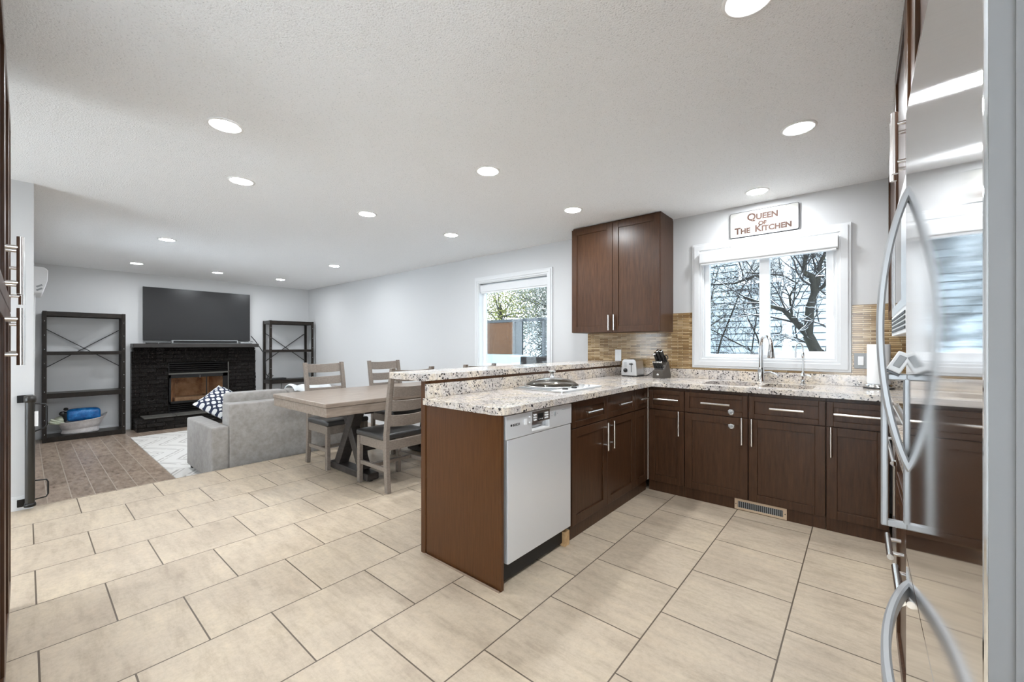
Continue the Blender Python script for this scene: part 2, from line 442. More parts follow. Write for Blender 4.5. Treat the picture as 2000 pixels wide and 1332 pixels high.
# ------------------------------------------------------------------ mesh helpers
class MB:
    def __init__(s):
        s.v, s.f, s.sm = [], [], []
    def add(s, vs, fs, smooth=False, mat=None):
        o = len(s.v)
        s.v += [tuple((mat @ Vector(p)) if mat else p) for p in vs]
        s.f += [tuple(i + o for i in f) for f in fs]
        s.sm += [smooth] * len(fs)
        return s
    def box(s, x0, x1, y0, y1, z0, z1, mat=None):
        x0, x1 = min(x0, x1), max(x0, x1)
        y0, y1 = min(y0, y1), max(y0, y1)
        z0, z1 = min(z0, z1), max(z0, z1)
        return s.add([(x0, y0, z0), (x1, y0, z0), (x1, y1, z0), (x0, y1, z0), (x0, y0, z1), (x1, y0, z1), (x1, y1, z1), (x0, y1, z1)],
                     [(0, 3, 2, 1), (4, 5, 6, 7), (0, 1, 5, 4), (1, 2, 6, 5), (2, 3, 7, 6), (3, 0, 4, 7)], False, mat)
    def hexa(s, bot, top):
        return s.add(list(bot) + list(top), [(0, 3, 2, 1), (4, 5, 6, 7), (0, 1, 5, 4), (1, 2, 6, 5), (2, 3, 7, 6), (3, 0, 4, 7)])
    def bar(s, p, q, wx, wy, up=(0, 0, 1)):
        """rectangular bar from p to q, wx across, wy along the up-ish side"""
        p, q = Vector(p), Vector(q)
        d = (q - p).normalized()
        u = Vector(up)
        if abs(d.dot(u)) > 0.98:
            u = Vector((1, 0, 0))
        a = d.cross(u).normalized()
        b = a.cross(d).normalized()
        cs = [(-1, -1), (1, -1), (1, 1), (-1, 1)]
        return s.hexa([p + a * i * wx / 2 + b * j * wy / 2 for i, j in cs], [q + a * i * wx / 2 + b * j * wy / 2 for i, j in cs])
    def tube(s, pts, r, n=10, cap=True, smooth=True):
        pts = [Vector(p) for p in pts]
        rs = r if isinstance(r, (list, tuple)) else [r] * len(pts)
        vs, fs = [], []
        prev = None
        for i, p in enumerate(pts):
            d = (pts[min(i + 1, len(pts) - 1)] - pts[max(i - 1, 0)]).normalized()
            if prev is None:
                a = d.cross(Vector((0, 0, 1)) if abs(d.z) < 0.9 else Vector((1, 0, 0))).normalized()
            else:
                a = (prev - d * prev.dot(d)).normalized()
            prev = a
            b = d.cross(a)
            vs += [p + (a * cos(2 * pi * k / n) + b * sin(2 * pi * k / n)) * rs[i] for k in range(n)]
        for i in range(len(pts) - 1):
            fs += [(i * n + k, i * n + (k + 1) % n, (i + 1) * n + (k + 1) % n, (i + 1) * n + k) for k in range(n)]
        s.add(vs, fs, smooth)
        if cap:
            s.add(vs[:n], [tuple(range(n - 1, -1, -1))])
            s.add(vs[-n:], [tuple(range(n))])
        return s
    def lathe(s, prof, c=(0, 0, 0), n=24, smooth=True, sx=1, sy=1, a0=0):
        vs = [(c[0] + r * cos(a0 + 2 * pi * k / n) * sx, c[1] + r * sin(a0 + 2 * pi * k / n) * sy, c[2] + z) for r, z in prof for k in range(n)]
        fs = [(i * n + k, i * n + (k + 1) % n, (i + 1) * n + (k + 1) % n, (i + 1) * n + k) for i in range(len(prof) - 1) for k in range(n)]
        s.add(vs, fs, smooth)
        if prof[0][0] > 1e-5:
            s.add(vs[:n], [tuple(range(n - 1, -1, -1))])
        if prof[-1][0] > 1e-5:
            s.add(vs[-n:], [tuple(range(n))])
        return s
    def prism(s, outer, z0, z1, holes=(), axis='Z'):
        """polygon in XY pushed from z0 to z1; axis X: polygon is (y,z); axis Y: polygon is (x,z)"""
        loops = [list(outer)] + [list(h) for h in holes]
        flat = [p for lp in loops for p in lp]
        tris = tessellate_polygon([[Vector((p[0], p[1], 0)) for p in lp] for lp in loops])
        def at(p, z):
            return {'Z': (p[0], p[1], z), 'X': (z, p[0], p[1]), 'Y': (p[0], z, p[1])}[axis]
        n = len(flat)
        vs = [at(p, z0) for p in flat] + [at(p, z1) for p in flat]
        fs = [tuple(t) for t in tris] + [tuple(i + n for i in reversed(t)) for t in tris]
        o = 0
        for lp in loops:
            k = len(lp)
            fs += [(o + i, o + (i + 1) % k, o + (i + 1) % k + n, o + i + n) for i in range(k)]
            o += k
        return s.add(vs, fs)
    def soft(s, x0, x1, y0, y1, z0, z1, r, n=4, puff=0.0, mat=None):
        """a box with rounded edges and an optional puffed top"""
        bm = bmesh.new()
        bmesh.ops.create_cube(bm, size=1)
        bmesh.ops.scale(bm, vec=(x1 - x0, y1 - y0, z1 - z0), verts=bm.verts)
        bmesh.ops.translate(bm, vec=((x0 + x1) / 2, (y0 + y1) / 2, (z0 + z1) / 2), verts=bm.verts)
        bmesh.ops.bevel(bm, geom=bm.edges[:], offset=r, segments=n, affect='EDGES', profile=0.6)
        if puff:
            bmesh.ops.subdivide_edges(bm, edges=[e for e in bm.edges if e.calc_length() > 3 * r], cuts=6, use_grid_fill=True)
            for v in bm.verts:
                u = (v.co.x - (x0 + x1) / 2) / (x1 - x0) * 2
                q = (v.co.y - (y0 + y1) / 2) / (y1 - y0) * 2
                k = max(0, 1 - u * u) * max(0, 1 - q * q)
                v.co.z += puff * k * (1 if v.co.z > (z0 + z1) / 2 else 0)
        bm.verts.index_update()
        s.add([v.co.copy() for v in bm.verts], [tuple(v.index for v in f.verts) for f in bm.faces], True, mat)
        bm.free()
        return s
    def ball(s, c, r, sub=2, sc=(1, 1, 1), jit=0.0, rnd=random):
        bm = bmesh.new()
        bmesh.ops.create_icosphere(bm, subdivisions=sub, radius=1)
        vs = []
        for v in bm.verts:
            k = r * (1 + rnd.uniform(-jit, jit))
            vs.append((c[0] + v.co.x * k * sc[0], c[1] + v.co.y * k * sc[1], c[2] + v.co.z * k * sc[2]))
        s.add(vs, [tuple(v.index for v in f.verts) for f in bm.faces], True)
        bm.free()
        return s
    def build(s, name, mat, parent=None, bevel=0.0, seg=2, loc=None):
        me = bpy.data.meshes.new(name)
        me.from_pydata([tuple(p) for p in s.v], [], s.f)
        me.polygons.foreach_set('use_smooth', s.sm)
        bm = bmesh.new()
        bm.from_mesh(me)
        bmesh.ops.recalc_face_normals(bm, faces=bm.faces)
        bm.to_mesh(me)
        bm.free()
        me.materials.append(M[mat] if isinstance(mat, str) else mat)
        o = bpy.data.objects.new(name, me)
        C.objects.link(o)
        if parent:
            o.parent = parent
        if loc:
            o.location = loc
        if bevel:
            b = o.modifiers.new('bevel', 'BEVEL')
            b.width = bevel
            b.segments = seg
            b.limit_method = 'ANGLE'
            b.angle_limit = radians(40)
        return o

def rrect(x0, x1, y0, y1, r, n=5):
    pts = []
    for cx, cy, a in ((x1 - r, y0 + r, -pi / 2), (x1 - r, y1 - r, 0), (x0 + r, y1 - r, pi / 2), (x0 + r, y0 + r, pi)):
        pts += [(cx + r * cos(a + pi / 2 * k / n), cy + r * sin(a + pi / 2 * k / n)) for k in range(n + 1)]
    return pts

def tag(o, label, cat, group=None, kind=None):
    if label:
        o['label'] = label
    if cat:
        o['category'] = cat
    if group:
        o['group'] = group
    if kind:
        o['kind'] = kind
    return o

def thing(name, label, cat, loc=(0, 0, 0), rz=0, group=None):
    o = bpy.data.objects.new(name, None)
    C.objects.link(o)
    o.location = loc
    o.rotation_euler = (0, 0, rz)
    o.empty_display_size = 0.05
    return tag(o, label, cat, group)

def struct(name, mb, mat, bevel=0.0, label=None):
    o = mb.build(name, mat, None, bevel)
    o['kind'] = 'structure'
    if label:
        o['label'] = label
    return o

def dup(root, loc, rz=None, label=None):
    r = root.copy()
    C.objects.link(r)
    r.location = loc
    if rz is not None:
        r.rotation_euler = (0, 0, rz)
    if label:
        r['label'] = label
    for ch in root.children:
        c = ch.copy()
        C.objects.link(c)
        c.parent = r
        for g in ch.children:
            d = g.copy()
            C.objects.link(d)
            d.parent = c
    return r

def text_mesh(body, size, mat, name, parent, matrix, small=False, bold=0.0, depth=0.001, space=1.0):
    cu = bpy.data.curves.new('text', 'FONT')
    cu.body = body
    cu.size = size
    cu.extrude = depth
    cu.offset = bold
    cu.space_character = space
    cu.align_x = 'CENTER'
    if small:
        cu.small_caps_scale = 0.8
        for ch, fm in zip(body, cu.body_format):
            if ch.islower():
                fm.use_small_caps = True
    t = bpy.data.objects.new('text_source', cu)
    C.objects.link(t)
    me = bpy.data.meshes.new_from_object(t.evaluated_get(bpy.context.evaluated_depsgraph_get()))
    bpy.data.objects.remove(t)
    me.transform(matrix)
    me.materials.clear()
    me.materials.append(M[mat])
    o = bpy.data.objects.new(name, me)
    C.objects.link(o)
    o.parent = parent
    return o

# ------------------------------------------------------------------ the setting
XS = -4.84                     # where the tiled floor steps down to the living room
struct('floor', MB().box(XS, XR + 0.1, YB - 0.1, YW + 0.15, -0.30, 0.0), 'tile')
struct('floor.001', MB().box(XF - 0.1, XS + 0.0, -0.3, YW + 0.15, -0.30, LIVING), 'plank')
struct('ceiling', MB().box(XF - 0.1, XR + 0.1, YB - 0.1, YW + 0.15, CEIL, CEIL + 0.12), 'ceiling')
# window wall, with its two openings
K = (-1.132, -0.146, 1.100, 2.070)      # kitchen window opening: x0 x1 z0 z1
D = (-4.070, -2.897, 0.930, 2.075)      # dining window opening
struct('wall_window', MB().prism([(XF - 0.1, -0.3), (XR + 0.1, -0.3), (XR + 0.1, CEIL + 0.1), (XF - 0.1, CEIL + 0.1)], YW, YW + 0.15,
       [[(q[0], q[2]), (q[1], q[2]), (q[1], q[3]), (q[0], q[3])] for q in (K, D)], 'Y'), 'wall')
struct('wall_far', MB().prism([(-0.3, -0.3), (YW, -0.3), (YW, CEIL), (-0.3, CEIL)], XF - 0.1, XF, [[(1.592, 0.03), (2.472, 0.03), (2.472, 0.905), (1.592, 0.905)]], 'X'), 'far')
PE = (-2.05, 0.25, 0.12, 2.25)          # unseen window added for daylight in the right wall, behind refrigerator and camera
PF = (-0.62, 0.33, 0.06, 2.10)         # unseen glazed door added to light the kitchen, straight behind the camera
PD = (-4.55, -3.05, 0.06, 2.10)         # unseen patio door added to bring daylight in behind the camera
LW = (-7.25, -5.75, 0.45, 2.00)        # picture window in the living room's left wall, unseen, inferred from daylight on floor and sofa
def hole(q):
    return [(q[0], q[2]), (q[1], q[2]), (q[1], q[3]), (q[0], q[3])]
struct('wall_back', MB().prism([(XS, -0.1), (XR, -0.1), (XR, CEIL), (XS, CEIL)], YB - 0.1, YB, [hole(PD), hole(PF)], 'Y'), 'wall')
struct('wall_left', MB().prism([(XF, -0.30), (-4.80, -0.30), (-4.80, CEIL), (XF, CEIL)], -0.16, 0.041, [hole(LW)], 'Y').box(-4.92, -4.80, YB, -0.16, -0.3, CEIL), 'wall')
for nm_, q, y0, y1, nb in (('window_3', LW, -0.13, -0.07, 3), ('added_light_door_1', PD, YB - 0.08, YB - 0.02, 2), ('added_light_door_2', PF, YB - 0.08, YB - 0.02, 1), ('added_light_window', PE, XR + 0.02, XR + 0.08, 2)):  # both doors and the right wall window are added daylight sources
    r = bpy.data.objects.new(nm_, None)
    C.objects.link(r)
    r['kind'] = 'structure'
    st = (q[1] - q[0]) / nb
    hs_ = [(q[0] + st * k + 0.05, q[0] + st * (k + 1) - 0.05, q[2] + 0.07, q[3] - 0.05) for k in range(nb)]
    ax = 'X' if nm_ == 'added_light_window' else 'Y'
    MB().prism(hole(q), y0, y1, [hole(h) for h in hs_], ax).build('frame', 'vinyl', r)
    for h in hs_:
        MB().prism(hole(h), y0 + 0.025, y0 + 0.03, axis=ax).build('pane', 'clear', r)
struct('wall_right', MB().prism([(YB, -0.1), (YW, -0.1), (YW, CEIL), (YB, CEIL)], XR, XR + 0.1, [hole(PE)], 'X'), 'wall')

def baseboard(name, x0, y0, x1, y1, z, nx, ny):
    mb = MB()
    t = 0.014
    for h0, h1, tt in ((0, 0.085, t), (0.085, 0.105, t * 0.6)):
        mb.box(x0, x1 + nx * tt if nx else x1, y0, y1 + ny * tt if ny else y1, z + h0, z + h1)
    struct(name, mb, 'white', 0.002)
baseboard('baseboard_far', XF, 0.041, XF, YW, LIVING, 1, 0)
baseboard('baseboard_window', XF, YW, XS, YW, LIVING, 0, -1)
baseboard('baseboard_window.001', XS, YW, -2.36, YW, 0, 0, -1)
baseboard('baseboard_left', XF, 0.041, -4.86, 0.041, LIVING, 0, 1)
baseboard('baseboard_left.001', -4.80, YB, -4.80, 0.035, 0, 1, 0)

def window(name, q, cas, glass_rects, bars, yg):
    r = thing(name, None, None, (0, 0, 0))
    r['kind'] = 'structure'
    x0, x1, z0, z1 = q
    a, b, c, d = cas                                     # outer edge of the casing
    mb = MB()
    for y0, y1, e in ((YW - 0.018, YW, 0.0), (YW - 0.026, YW, 0.018)):
        w_ = 0.0
        o = [(a + e, c + e), (b - e, c + e), (b - e, d - e), (a + e, d - e)]
        i = [(x0, z0), (x1, z0), (x1, z1), (x0, z1)]
        if e:
            i = [(x0 - 0.022, z0 - 0.022), (x1 + 0.022, z0 - 0.022), (x1 + 0.022, z1 + 0.022), (x0 - 0.022, z1 + 0.022)]
        mb.prism(o, y0, y1, [i], 'Y')
    mb.build('casing', 'white', r, 0.004)
    jb = MB().prism([(x0, z0), (x1, z0), (x1, z1), (x0, z1)], YW - 0.005, YW + 0.15,
                    [[(x0 + 0.012, z0 + 0.012), (x1 - 0.012, z0 + 0.012), (x1 - 0.012, z1 - 0.012), (x0 + 0.012, z1 - 0.012)]], 'Y')
    jb.build('jamb', 'white', r)
    gx0, gx1, gz0, gz1 = min(g[0] for g in glass_rects), max(g[1] for g in glass_rects), min(g[2] for g in glass_rects), max(g[3] for g in glass_rects)
    fb = MB().prism([(x0 + 0.012, z0 + 0.012), (x1 - 0.012, z0 + 0.012), (x1 - 0.012, z1 - 0.012), (x0 + 0.012, z1 - 0.012)], yg - 0.02, yg + 0.03,
                    [[(g[0], g[2]), (g[1], g[2]), (g[1], g[3]), (g[0], g[3])] for g in glass_rects], 'Y')
    for bx in bars:
        fb.box(*bx)
    fr = fb.build('sash_frame', 'vinyl', r, 0.004)
    for g in glass_rects:
        MB().box(g[0], g[1], yg + 0.003, yg + 0.007, g[2], g[3]).build('pane', 'glass', r)
    return r

KY = YW + 0.045
w1 = window('window_1', K, (-1.219, -0.055, 1.014, 2.157), [(-1.078, -0.672, 1.142, 2.03), (-0.597, -0.212, 1.172, 2.03)], [(-0.672, -0.597, KY - 0.035, KY - 0.018, 1.13, 2.03)], KY)
MB().box(-0.165, -0.155, KY - 0.038, KY - 0.018, 1.30, 1.42).build('latch', 'vinyl', w1)
w2 = window('window_2', D, (-4.135, -2.822, 0.85, 2.152), [(-4.03, -2.945, 0.97, 2.03)], [], YW + 0.09)

def blind(label, x0, x1, z0, z1, y0, y1, cord):
    b = thing('roller_blind', label, 'blind', ((x0 + x1) / 2, y1, z0))
    h = (x1 - x0) / 2
    MB().prism(rrect(y0 - y1, 0, 0, z1 - z0, 0.012), -h, h, axis='X').build('valance', 'white', b, 0.002)
    MB().box(-h + 0.01, h - 0.01, y0 - y1 + 0.01, -0.012, -0.014, 0.0).build('hem_bar', 'vinyl', b, 0.002)
    if cord:
        MB().tube([(h - 0.03, -0.02, 0), (h - 0.03, -0.018, -0.52)], 0.0022, 6).build('cord', 'plastic', b)
    return b
blind('white roller blind cassette rolled up across the top of kitchen window', -1.14, -0.135, 1.965, 2.066, 3.935, 4.005, True)
blind('white roller blind rolled up at the top of the dining window', -4.05, -2.91, 1.945, 2.045, YW + 0.004, YW + 0.062, False)

# glass strip backsplash: the two areas on either side of the kitchen window
tag(MB().box(-2.342, -1.221, YW - 0.010, YW, 0.99, 1.528).build('tile_backsplash', 'mosaic'), 'amber glass strip tile backsplash left of the kitchen window, behind the toaster', 'backsplash')
tag(MB().box(-0.053, XR, YW - 0.010, YW, 0.99, 1.526).box(-1.221, -0.053, YW - 0.010, YW, 0.99, 1.012).build('tile_backsplash', 'mosaic'), 'amber glass strip tile backsplash right of the kitchen window, behind paper towels', 'backsplash')

# ------------------------------------------------------------------ downlights
def downlight(x, y, label):
    d = thing('recessed_downlight', label, 'ceiling light', (x, y, CEIL), 0, 'recessed downlights in the popcorn ceiling')
    return d
proto = downlight(-0.269, 2.766, 'recessed downlight in the kitchen ceiling above the sink floor, right of the sign')
MB().lathe([(0.066, 0.0), (0.069, -0.005), (0.083, -0.005), (0.087, -0.001), (0.087, 0.0)], n=32).build('trim_ring', 'lampring', proto)
MB().lathe([(0.0, -0.0035), (0.05, -0.003), (0.067, -0.0015)], n=32).build('diffuser', 'lamp', proto)
for x, y, lb in (
    (-0.634, 3.70, 'recessed downlight closest to the QUEEN OF THE KITCHEN sign'),
    (-0.304, 1.622, 'recessed downlight cut off by the top edge of the photo'),
    (-2.008, 2.064, 'recessed downlight above the raised bar, nearer the camera'),
    (-1.998, 3.148, 'recessed downlight just left of the wall cabinet'),
    (-2.711, 0.707, 'largest recessed downlight at upper left, above the tiled walkway'),
    (-3.539, 1.022, 'recessed downlight at left directly below the largest one'),
    (-3.532, 2.026, 'recessed downlight above the near end of the dining table'),
    (-3.492, 3.007, 'recessed downlight above the far end of the dining table, near the dining window'),
    (-6.171, 1.044, 'recessed downlight above the left end of the grey sofa'),
    (-6.248, 3.039, 'recessed downlight near the window wall in the living room'),
    (-8.323, 1.061, 'recessed downlight by the far wall left of the television'),
    (-8.337, 2.066, 'recessed downlight by the far wall above the television'),
    (-8.317, 3.032, 'recessed downlight by the far wall at the room corner'),
    (-6.2, 2.05, None), (-1.95, 1.02, None), (-0.9, -0.9, None), (-2.6, -1.5, None), (0.1, 0.3, None)):
    if lb is None:
        continue
    dup(proto, (x, y, CEIL), 0, lb)
for x, y, lb in ((-0.55, -0.75, 'unseen downlight added behind the camera beside the refrigerator'), (-3.6, -1.2, 'unseen downlight added behind the tall pantry cabinets')):
    dup(proto, (x, y, CEIL), 0, lb)  # unseen lamps added to light the room behind the camera

# ------------------------------------------------------------------ kitchen cabinets
# local frame: x along the width, -y is the front, z up
def shaker(mb, x0, x1, z0, z1, t=0.02, rail=0.055, inset=0.009):
    mb.box(x0, x0 + rail, 0, t, z0, z1).box(x1 - rail, x1, 0, t, z0, z1)
    mb.box(x0 + rail, x1 - rail, 0, t, z0, z0 + rail).box(x0 + rail, x1 - rail, 0, t, z1 - rail, z1)
    mb.box(x0 + rail, x1 - rail, inset, t, z0 + rail, z1 - rail)
    return mb

def pull(parent, x, z, ln, vertical, out=0.033, r=0.009):
    mb = MB()
    h = ln / 2
    if vertical:
        mb.tube([(x, -out, z - h), (x, -out, z + h)], r, 12)
        for k in (-0.62, 0.62):
            mb.tube([(x, -out, z + k * h), (x, 0.001, z + k * h)], r * 0.75, 8)
    else:
        mb.tube([(x - h, -out, z), (x + h, -out, z)], r, 12)
        for k in (-0.62, 0.62):
            mb.tube([(x + k * h, -out, z), (x + k * h, 0.001, z)], r * 0.75, 8)
    return mb.build('handle', 'nickel', parent)

def front(root, kind, x0, x1, z0, z1, hx=None, hz=None, hl=0.2, vert=True, rail=0.055, m='espresso'):
    o = shaker(MB(), x0, x1, z0, z1, rail=rail).build(kind, m, root, 0.002)
    if hx is not None:
        pull(o, hx, hz, hl, vert)
    return o

def base_unit(label, loc, rz, width, depth, z1=0.874, toe=0.085):
    r = thing('base_cabinet', label, 'cabinet', loc, rz)
    MB().box(0, width, 0.022, depth, toe, z1).build('carcass', 'espresso', r)
    MB().box(0, width, 0.016, 0.03, 0.0, toe + 0.005).build('toe_kick', 'espresso', r)
    return r

YC = 3.368     # front of the doors under the window
g = 0.0025
def window_unit(label, x0, x1, hside, dl, dz=0.775, door_h=0.592):
    r = base_unit(label, (x0, YC, 0), 0, x1 - x0, 0.60)
    wd = x1 - x0
    front(r, 'drawer', g, wd - g, 0.690, 0.850, wd / 2 + 0.01, dz, dl, False, 0.035)
    hx = wd - 0.036 if hside == 'r' else 0.026
    front(r, 'door', g, wd - g, 0.087, 0.684, hx, door_h, 0.198, True)
    return r
u1 = window_unit('narrow dark brown base cabinet in the corner, left of the sink cabinets', -1.385, -1.090, 'r', 0.20)
u2 = window_unit('dark brown sink cabinet with two round child locks on its front', -1.088, -0.636, 'r', 0.205)
u3 = window_unit('dark brown sink cabinet above the floor vent register', -0.633, -0.180, 'l', 0.20)
u4 = window_unit('dark brown base cabinet at right partly hidden by the refrigerator handle', -0.177, 0.135, 'l', 0.25)
tag(MB().box(-1.392, -1.384, 3.358, 3.366, 0.09, 0.872).build('corner_strip', 'worn'), 'thin worn pale strip down the inside corner between the base cabinets', 'trim strip')

XP = -1.388    # front of the doors on the peninsula
p1 = base_unit('dark brown double door base cabinet beside the dishwasher', (XP, 2.175, 0), pi / 2, 0.93, 0.575)
for a, b_, hx in ((g, 0.462, 0.42), (0.467, 0.928, 0.51)):
    dr = front(p1, 'drawer', a, b_, 0.700, 0.862, (a + b_) / 2, 0.785, 0.19, False, 0.04)
    front(p1, 'door', a, b_, 0.087, 0.694, hx, 0.585, 0.195, True)
p2 = base_unit('narrow dark brown peninsula cabinet squeezed into the inside corner', (XP, 3.107, 0), pi / 2, 0.25, 0.575)
front(p2, 'drawer', g, 0.248, 0.700, 0.862, 0.125, 0.785, 0.13, False, 0.04)
front(p2, 'door', g, 0.248, 0.087, 0.694)

# end panel and the dining side of the peninsula
ep = thing('peninsula_end_panel', 'large dark brown wood panel closing the near end of peninsula', 'panel', (-1.67, 1.51, 0))
MB().box(-0.29, 0.300, -0.010, 0.012, 0.0, 0.874).build('panel', 'espresso2', ep, 0.002)
MB().box(-0.335, -0.295, -0.016, 0.012, 0.0, 1.012).build('corner_post', 'espresso2', ep, 0.003)
MB().prism([(0.0, 0.0), (0.012, 0.0), (0.0, 0.012)], -0.29, 0.298, axis='X').build('shoe_mould', 'shoe', ep).location = (0, -0.022, 0)
bw = thing('bar_back_wall', 'dark brown wood back of the peninsula holding up the raised bar', 'panel', (-1.985, 1.525, 0))
MB().box(-0.02, 0.02, 0, 2.47, 0, 1.012).build('back_panel', 'espresso2', bw)
MB().box(0.02, 0.032, 0.0, 2.46, 0.997, 1.014).build('bar_cleat', 'espresso2', bw)

# worktop, upstand and raised bar
def arc(cx, cy, r, a0, a1, n=6):
    return [(cx + r * cos(a0 + (a1 - a0) * k / n), cy + r * sin(a0 + (a1 - a0) * k / n)) for k in range(n + 1)]
BAS = [(-1.0, -0.625, 3.465, 3.845), (-0.580, -0.262, 3.485, 3.845)]
outline = [(-1.962, 1.475)] + arc(-1.405, 1.535, 0.06, -pi / 2, 0) + [(-1.345, 3.345), (0.135, 3.345), (0.135, 2.955), (XR, 2.955), (XR, 3.995), (-1.962, 3.995)]
ct = tag(MB().prism(outline, 0.876, 0.914, [rrect(*b_, 0.06) for b_ in BAS]).build('countertop', 'granite', None, 0.010, 3),
         'speckled cream granite worktop running over the peninsula and under the window', 'countertop')
MB().box(-1.962, -1.938, 1.49, 3.97, 0.914, 0.996).box(-1.938, XR, 3.972, 3.996, 0.914, 0.996).build('upstand', 'granite', ct, 0.002)
bt = MB().prism(rrect(-2.29, -1.935, 1.452, 4.0, 0.03), 1.015, 1.054)
tag(bt.build('bar_top', 'granite', None, 0.010, 3), 'raised narrow granite bar top along the dining side of peninsula', 'countertop')

# sink
sk = thing('kitchen_sink', 'double bowl undermount steel sink below the kitchen window', 'sink', (-0.62, 3.65, 0.88))
for b_ in BAS:
    o = rrect(b_[0] - 0.62 + 1.24 - 0.62 - 0.004, b_[1] - 0.62 + 1.24 - 0.62 + 0.004, b_[2] - 3.65 - 0.004, b_[3] - 3.65 + 0.004, 0.06)
    o = [(p[0] + 0.62, p[1]) for p in o]
    cx_, cy_ = (b_[0] + b_[1]) / 2 + 0.62, (b_[2] + b_[3]) / 2 - 3.65
    mb = MB()
    n = len(o)
    ring = lambda sc, z: [(cx_ + (p[0] - cx_) * sc, cy_ + (p[1] - cy_) * sc, z) for p in o]
    vs = ring(1.0, -0.004) + ring(0.97, -0.15) + ring(0.85, -0.18) + ring(0.2, -0.185)
    fs = [(k * n + i, k * n + (i + 1) % n, (k + 1) * n + (i + 1) % n, (k + 1) * n + i) for k in range(3) for i in range(n)]
    fs.append(tuple(3 * n + i for i in range(n)))
    mb.add(vs, fs, True)
    bo = mb.build('bowl', 'steel', sk)
    MB().lathe([(0.0, 0.0), (0.03, 0.0), (0.04, 0.003), (0.042, 0.0)], (cx_, cy_, -0.185), 20).build('drain', 'chrome', bo)

# faucets
fa = thing('kitchen_faucet', 'chrome gooseneck pull-down faucet standing behind the sink', 'faucet', (-0.640, 3.905, 0.914))
MB().lathe([(0.0, 0), (0.032, 0.0), (0.032, 0.012), (0.026, 0.02), (0.026, 0.10), (0.021, 0.12), (0.0205, 0.125)], n=24).build('body', 'chrome', fa)
neck = [(0, 0, 0.12), (0, 0, 0.30)] + [(0.045 * (1 - cos(a)), -0.06 * (1 - cos(a)), 0.30 + 0.085 * sin(a)) for a in [pi * k / 10 for k in range(1, 10)]] + [(0.09, -0.12, 0.30)]
MB().tube(neck, [0.019, 0.0165] + [0.0155] * 9 + [0.0155], 14).build('spout', 'chrome', fa)
MB().lathe([(0.0, 0), (0.028, 0.0), (0.030, 0.008), (0.021, 0.07), (0.0165, 0.10)], (0.09, -0.12, 0.205), 20).build('spray_head', 'chrome', fa)
MB().tube([(0.02, 0, 0.075), (0.07, -0.005, 0.082), (0.115, -0.012, 0.068), (0.125, -0.015, 0.055)], [0.014, 0.012, 0.009, 0.006], 12).build('lever', 'chrome', fa)
fl = thing('filter_tap', 'slim chrome water filter tap right of the main faucet', 'faucet', (-0.352, 3.905, 0.914))
MB().lathe([(0.0, 0), (0.022, 0.0), (0.022, 0.006), (0.013, 0.014), (0.013, 0.05), (0.018, 0.058), (0.018, 0.075), (0.011, 0.085), (0.007, 0.10)], n=20).build('body', 'chrome', fl)
MB().tube([(0, 0, 0.09), (0, 0, 0.275)] + [(-0.022 * (1 - cos(a)), -0.02 * (1 - cos(a)), 0.275 + 0.05 * sin(a)) for a in [pi * k / 8 for k in range(1, 8)]] + [(-0.044, -0.04, 0.275), (-0.044, -0.04, 0.21)], 0.0055, 10).build('spout', 'chrome', fl)
MB().tube([(0.01, 0, 0.066), (0.03, -0.01, 0.075), (0.055, -0.02, 0.062)], [0.007, 0.006, 0.009], 10).build('lever', 'chrome', fl)
MB().lathe([(0.0, 0), (0.009, 0.002), (0.012, 0.02), (0.009, 0.04), (0.006, 0.05)], (0, 0, 0.205), 14).build('collar', 'chrome', fl)

# paper towels
pt = thing('paper_towel_holder', 'steel paper towel stand at the right end of the counter', 'paper towel holder', (0.096, 3.87, 0.914))
MB().lathe([(0.0, 0), (0.085, 0.0), (0.087, 0.004), (0.085, 0.010), (0.0, 0.012)], n=32).build('base', 'black', pt)
MB().lathe([(0.080, 0.010), (0.082, 0.03), (0.06, 0.032), (0.0, 0.033)], n=32).build('plate', 'chrome', pt)
MB().tube([(0, 0, 0.03), (0, 0, 0.34)], 0.007, 10).build('rod', 'chrome', pt)
tag(MB().lathe([(0.02, 0.034), (0.062, 0.034), (0.064, 0.04), (0.064, 0.308), (0.062, 0.314), (0.02, 0.314), (0.02, 0.04)], n=36).build('paper_towel_roll', 'towel', None, loc=(0.096, 3.87, 0.914)),
    'white paper towel roll on the stand at the counter end', 'paper towel')

# wall plates
op = thing('outlet_plate', 'white blank outlet plate on the backsplash behind the toaster', 'outlet', (-1.973, YW - 0.010, 1.115))
MB().box(-0.036, 0.036, -0.006, 0, -0.060, 0.060).build('plate', 'plastic', op, 0.003)
MB().box(-0.017, 0.017, -0.009, -0.005, -0.034, 0.034).build('insert', 'plastic', op, 0.002)
sw = thing('switch_plate', 'grey switch plate with white rocker right of the kitchen window', 'light switch', (-0.002, YW - 0.010, 1.105))
MB().box(-0.038, 0.040, -0.006, 0, -0.058, 0.058).build('plate', 'grey', sw, 0.003)
MB().box(-0.016, 0.018, -0.010, -0.005, -0.033, 0.033).build('rocker', 'plastic', sw, 0.002)

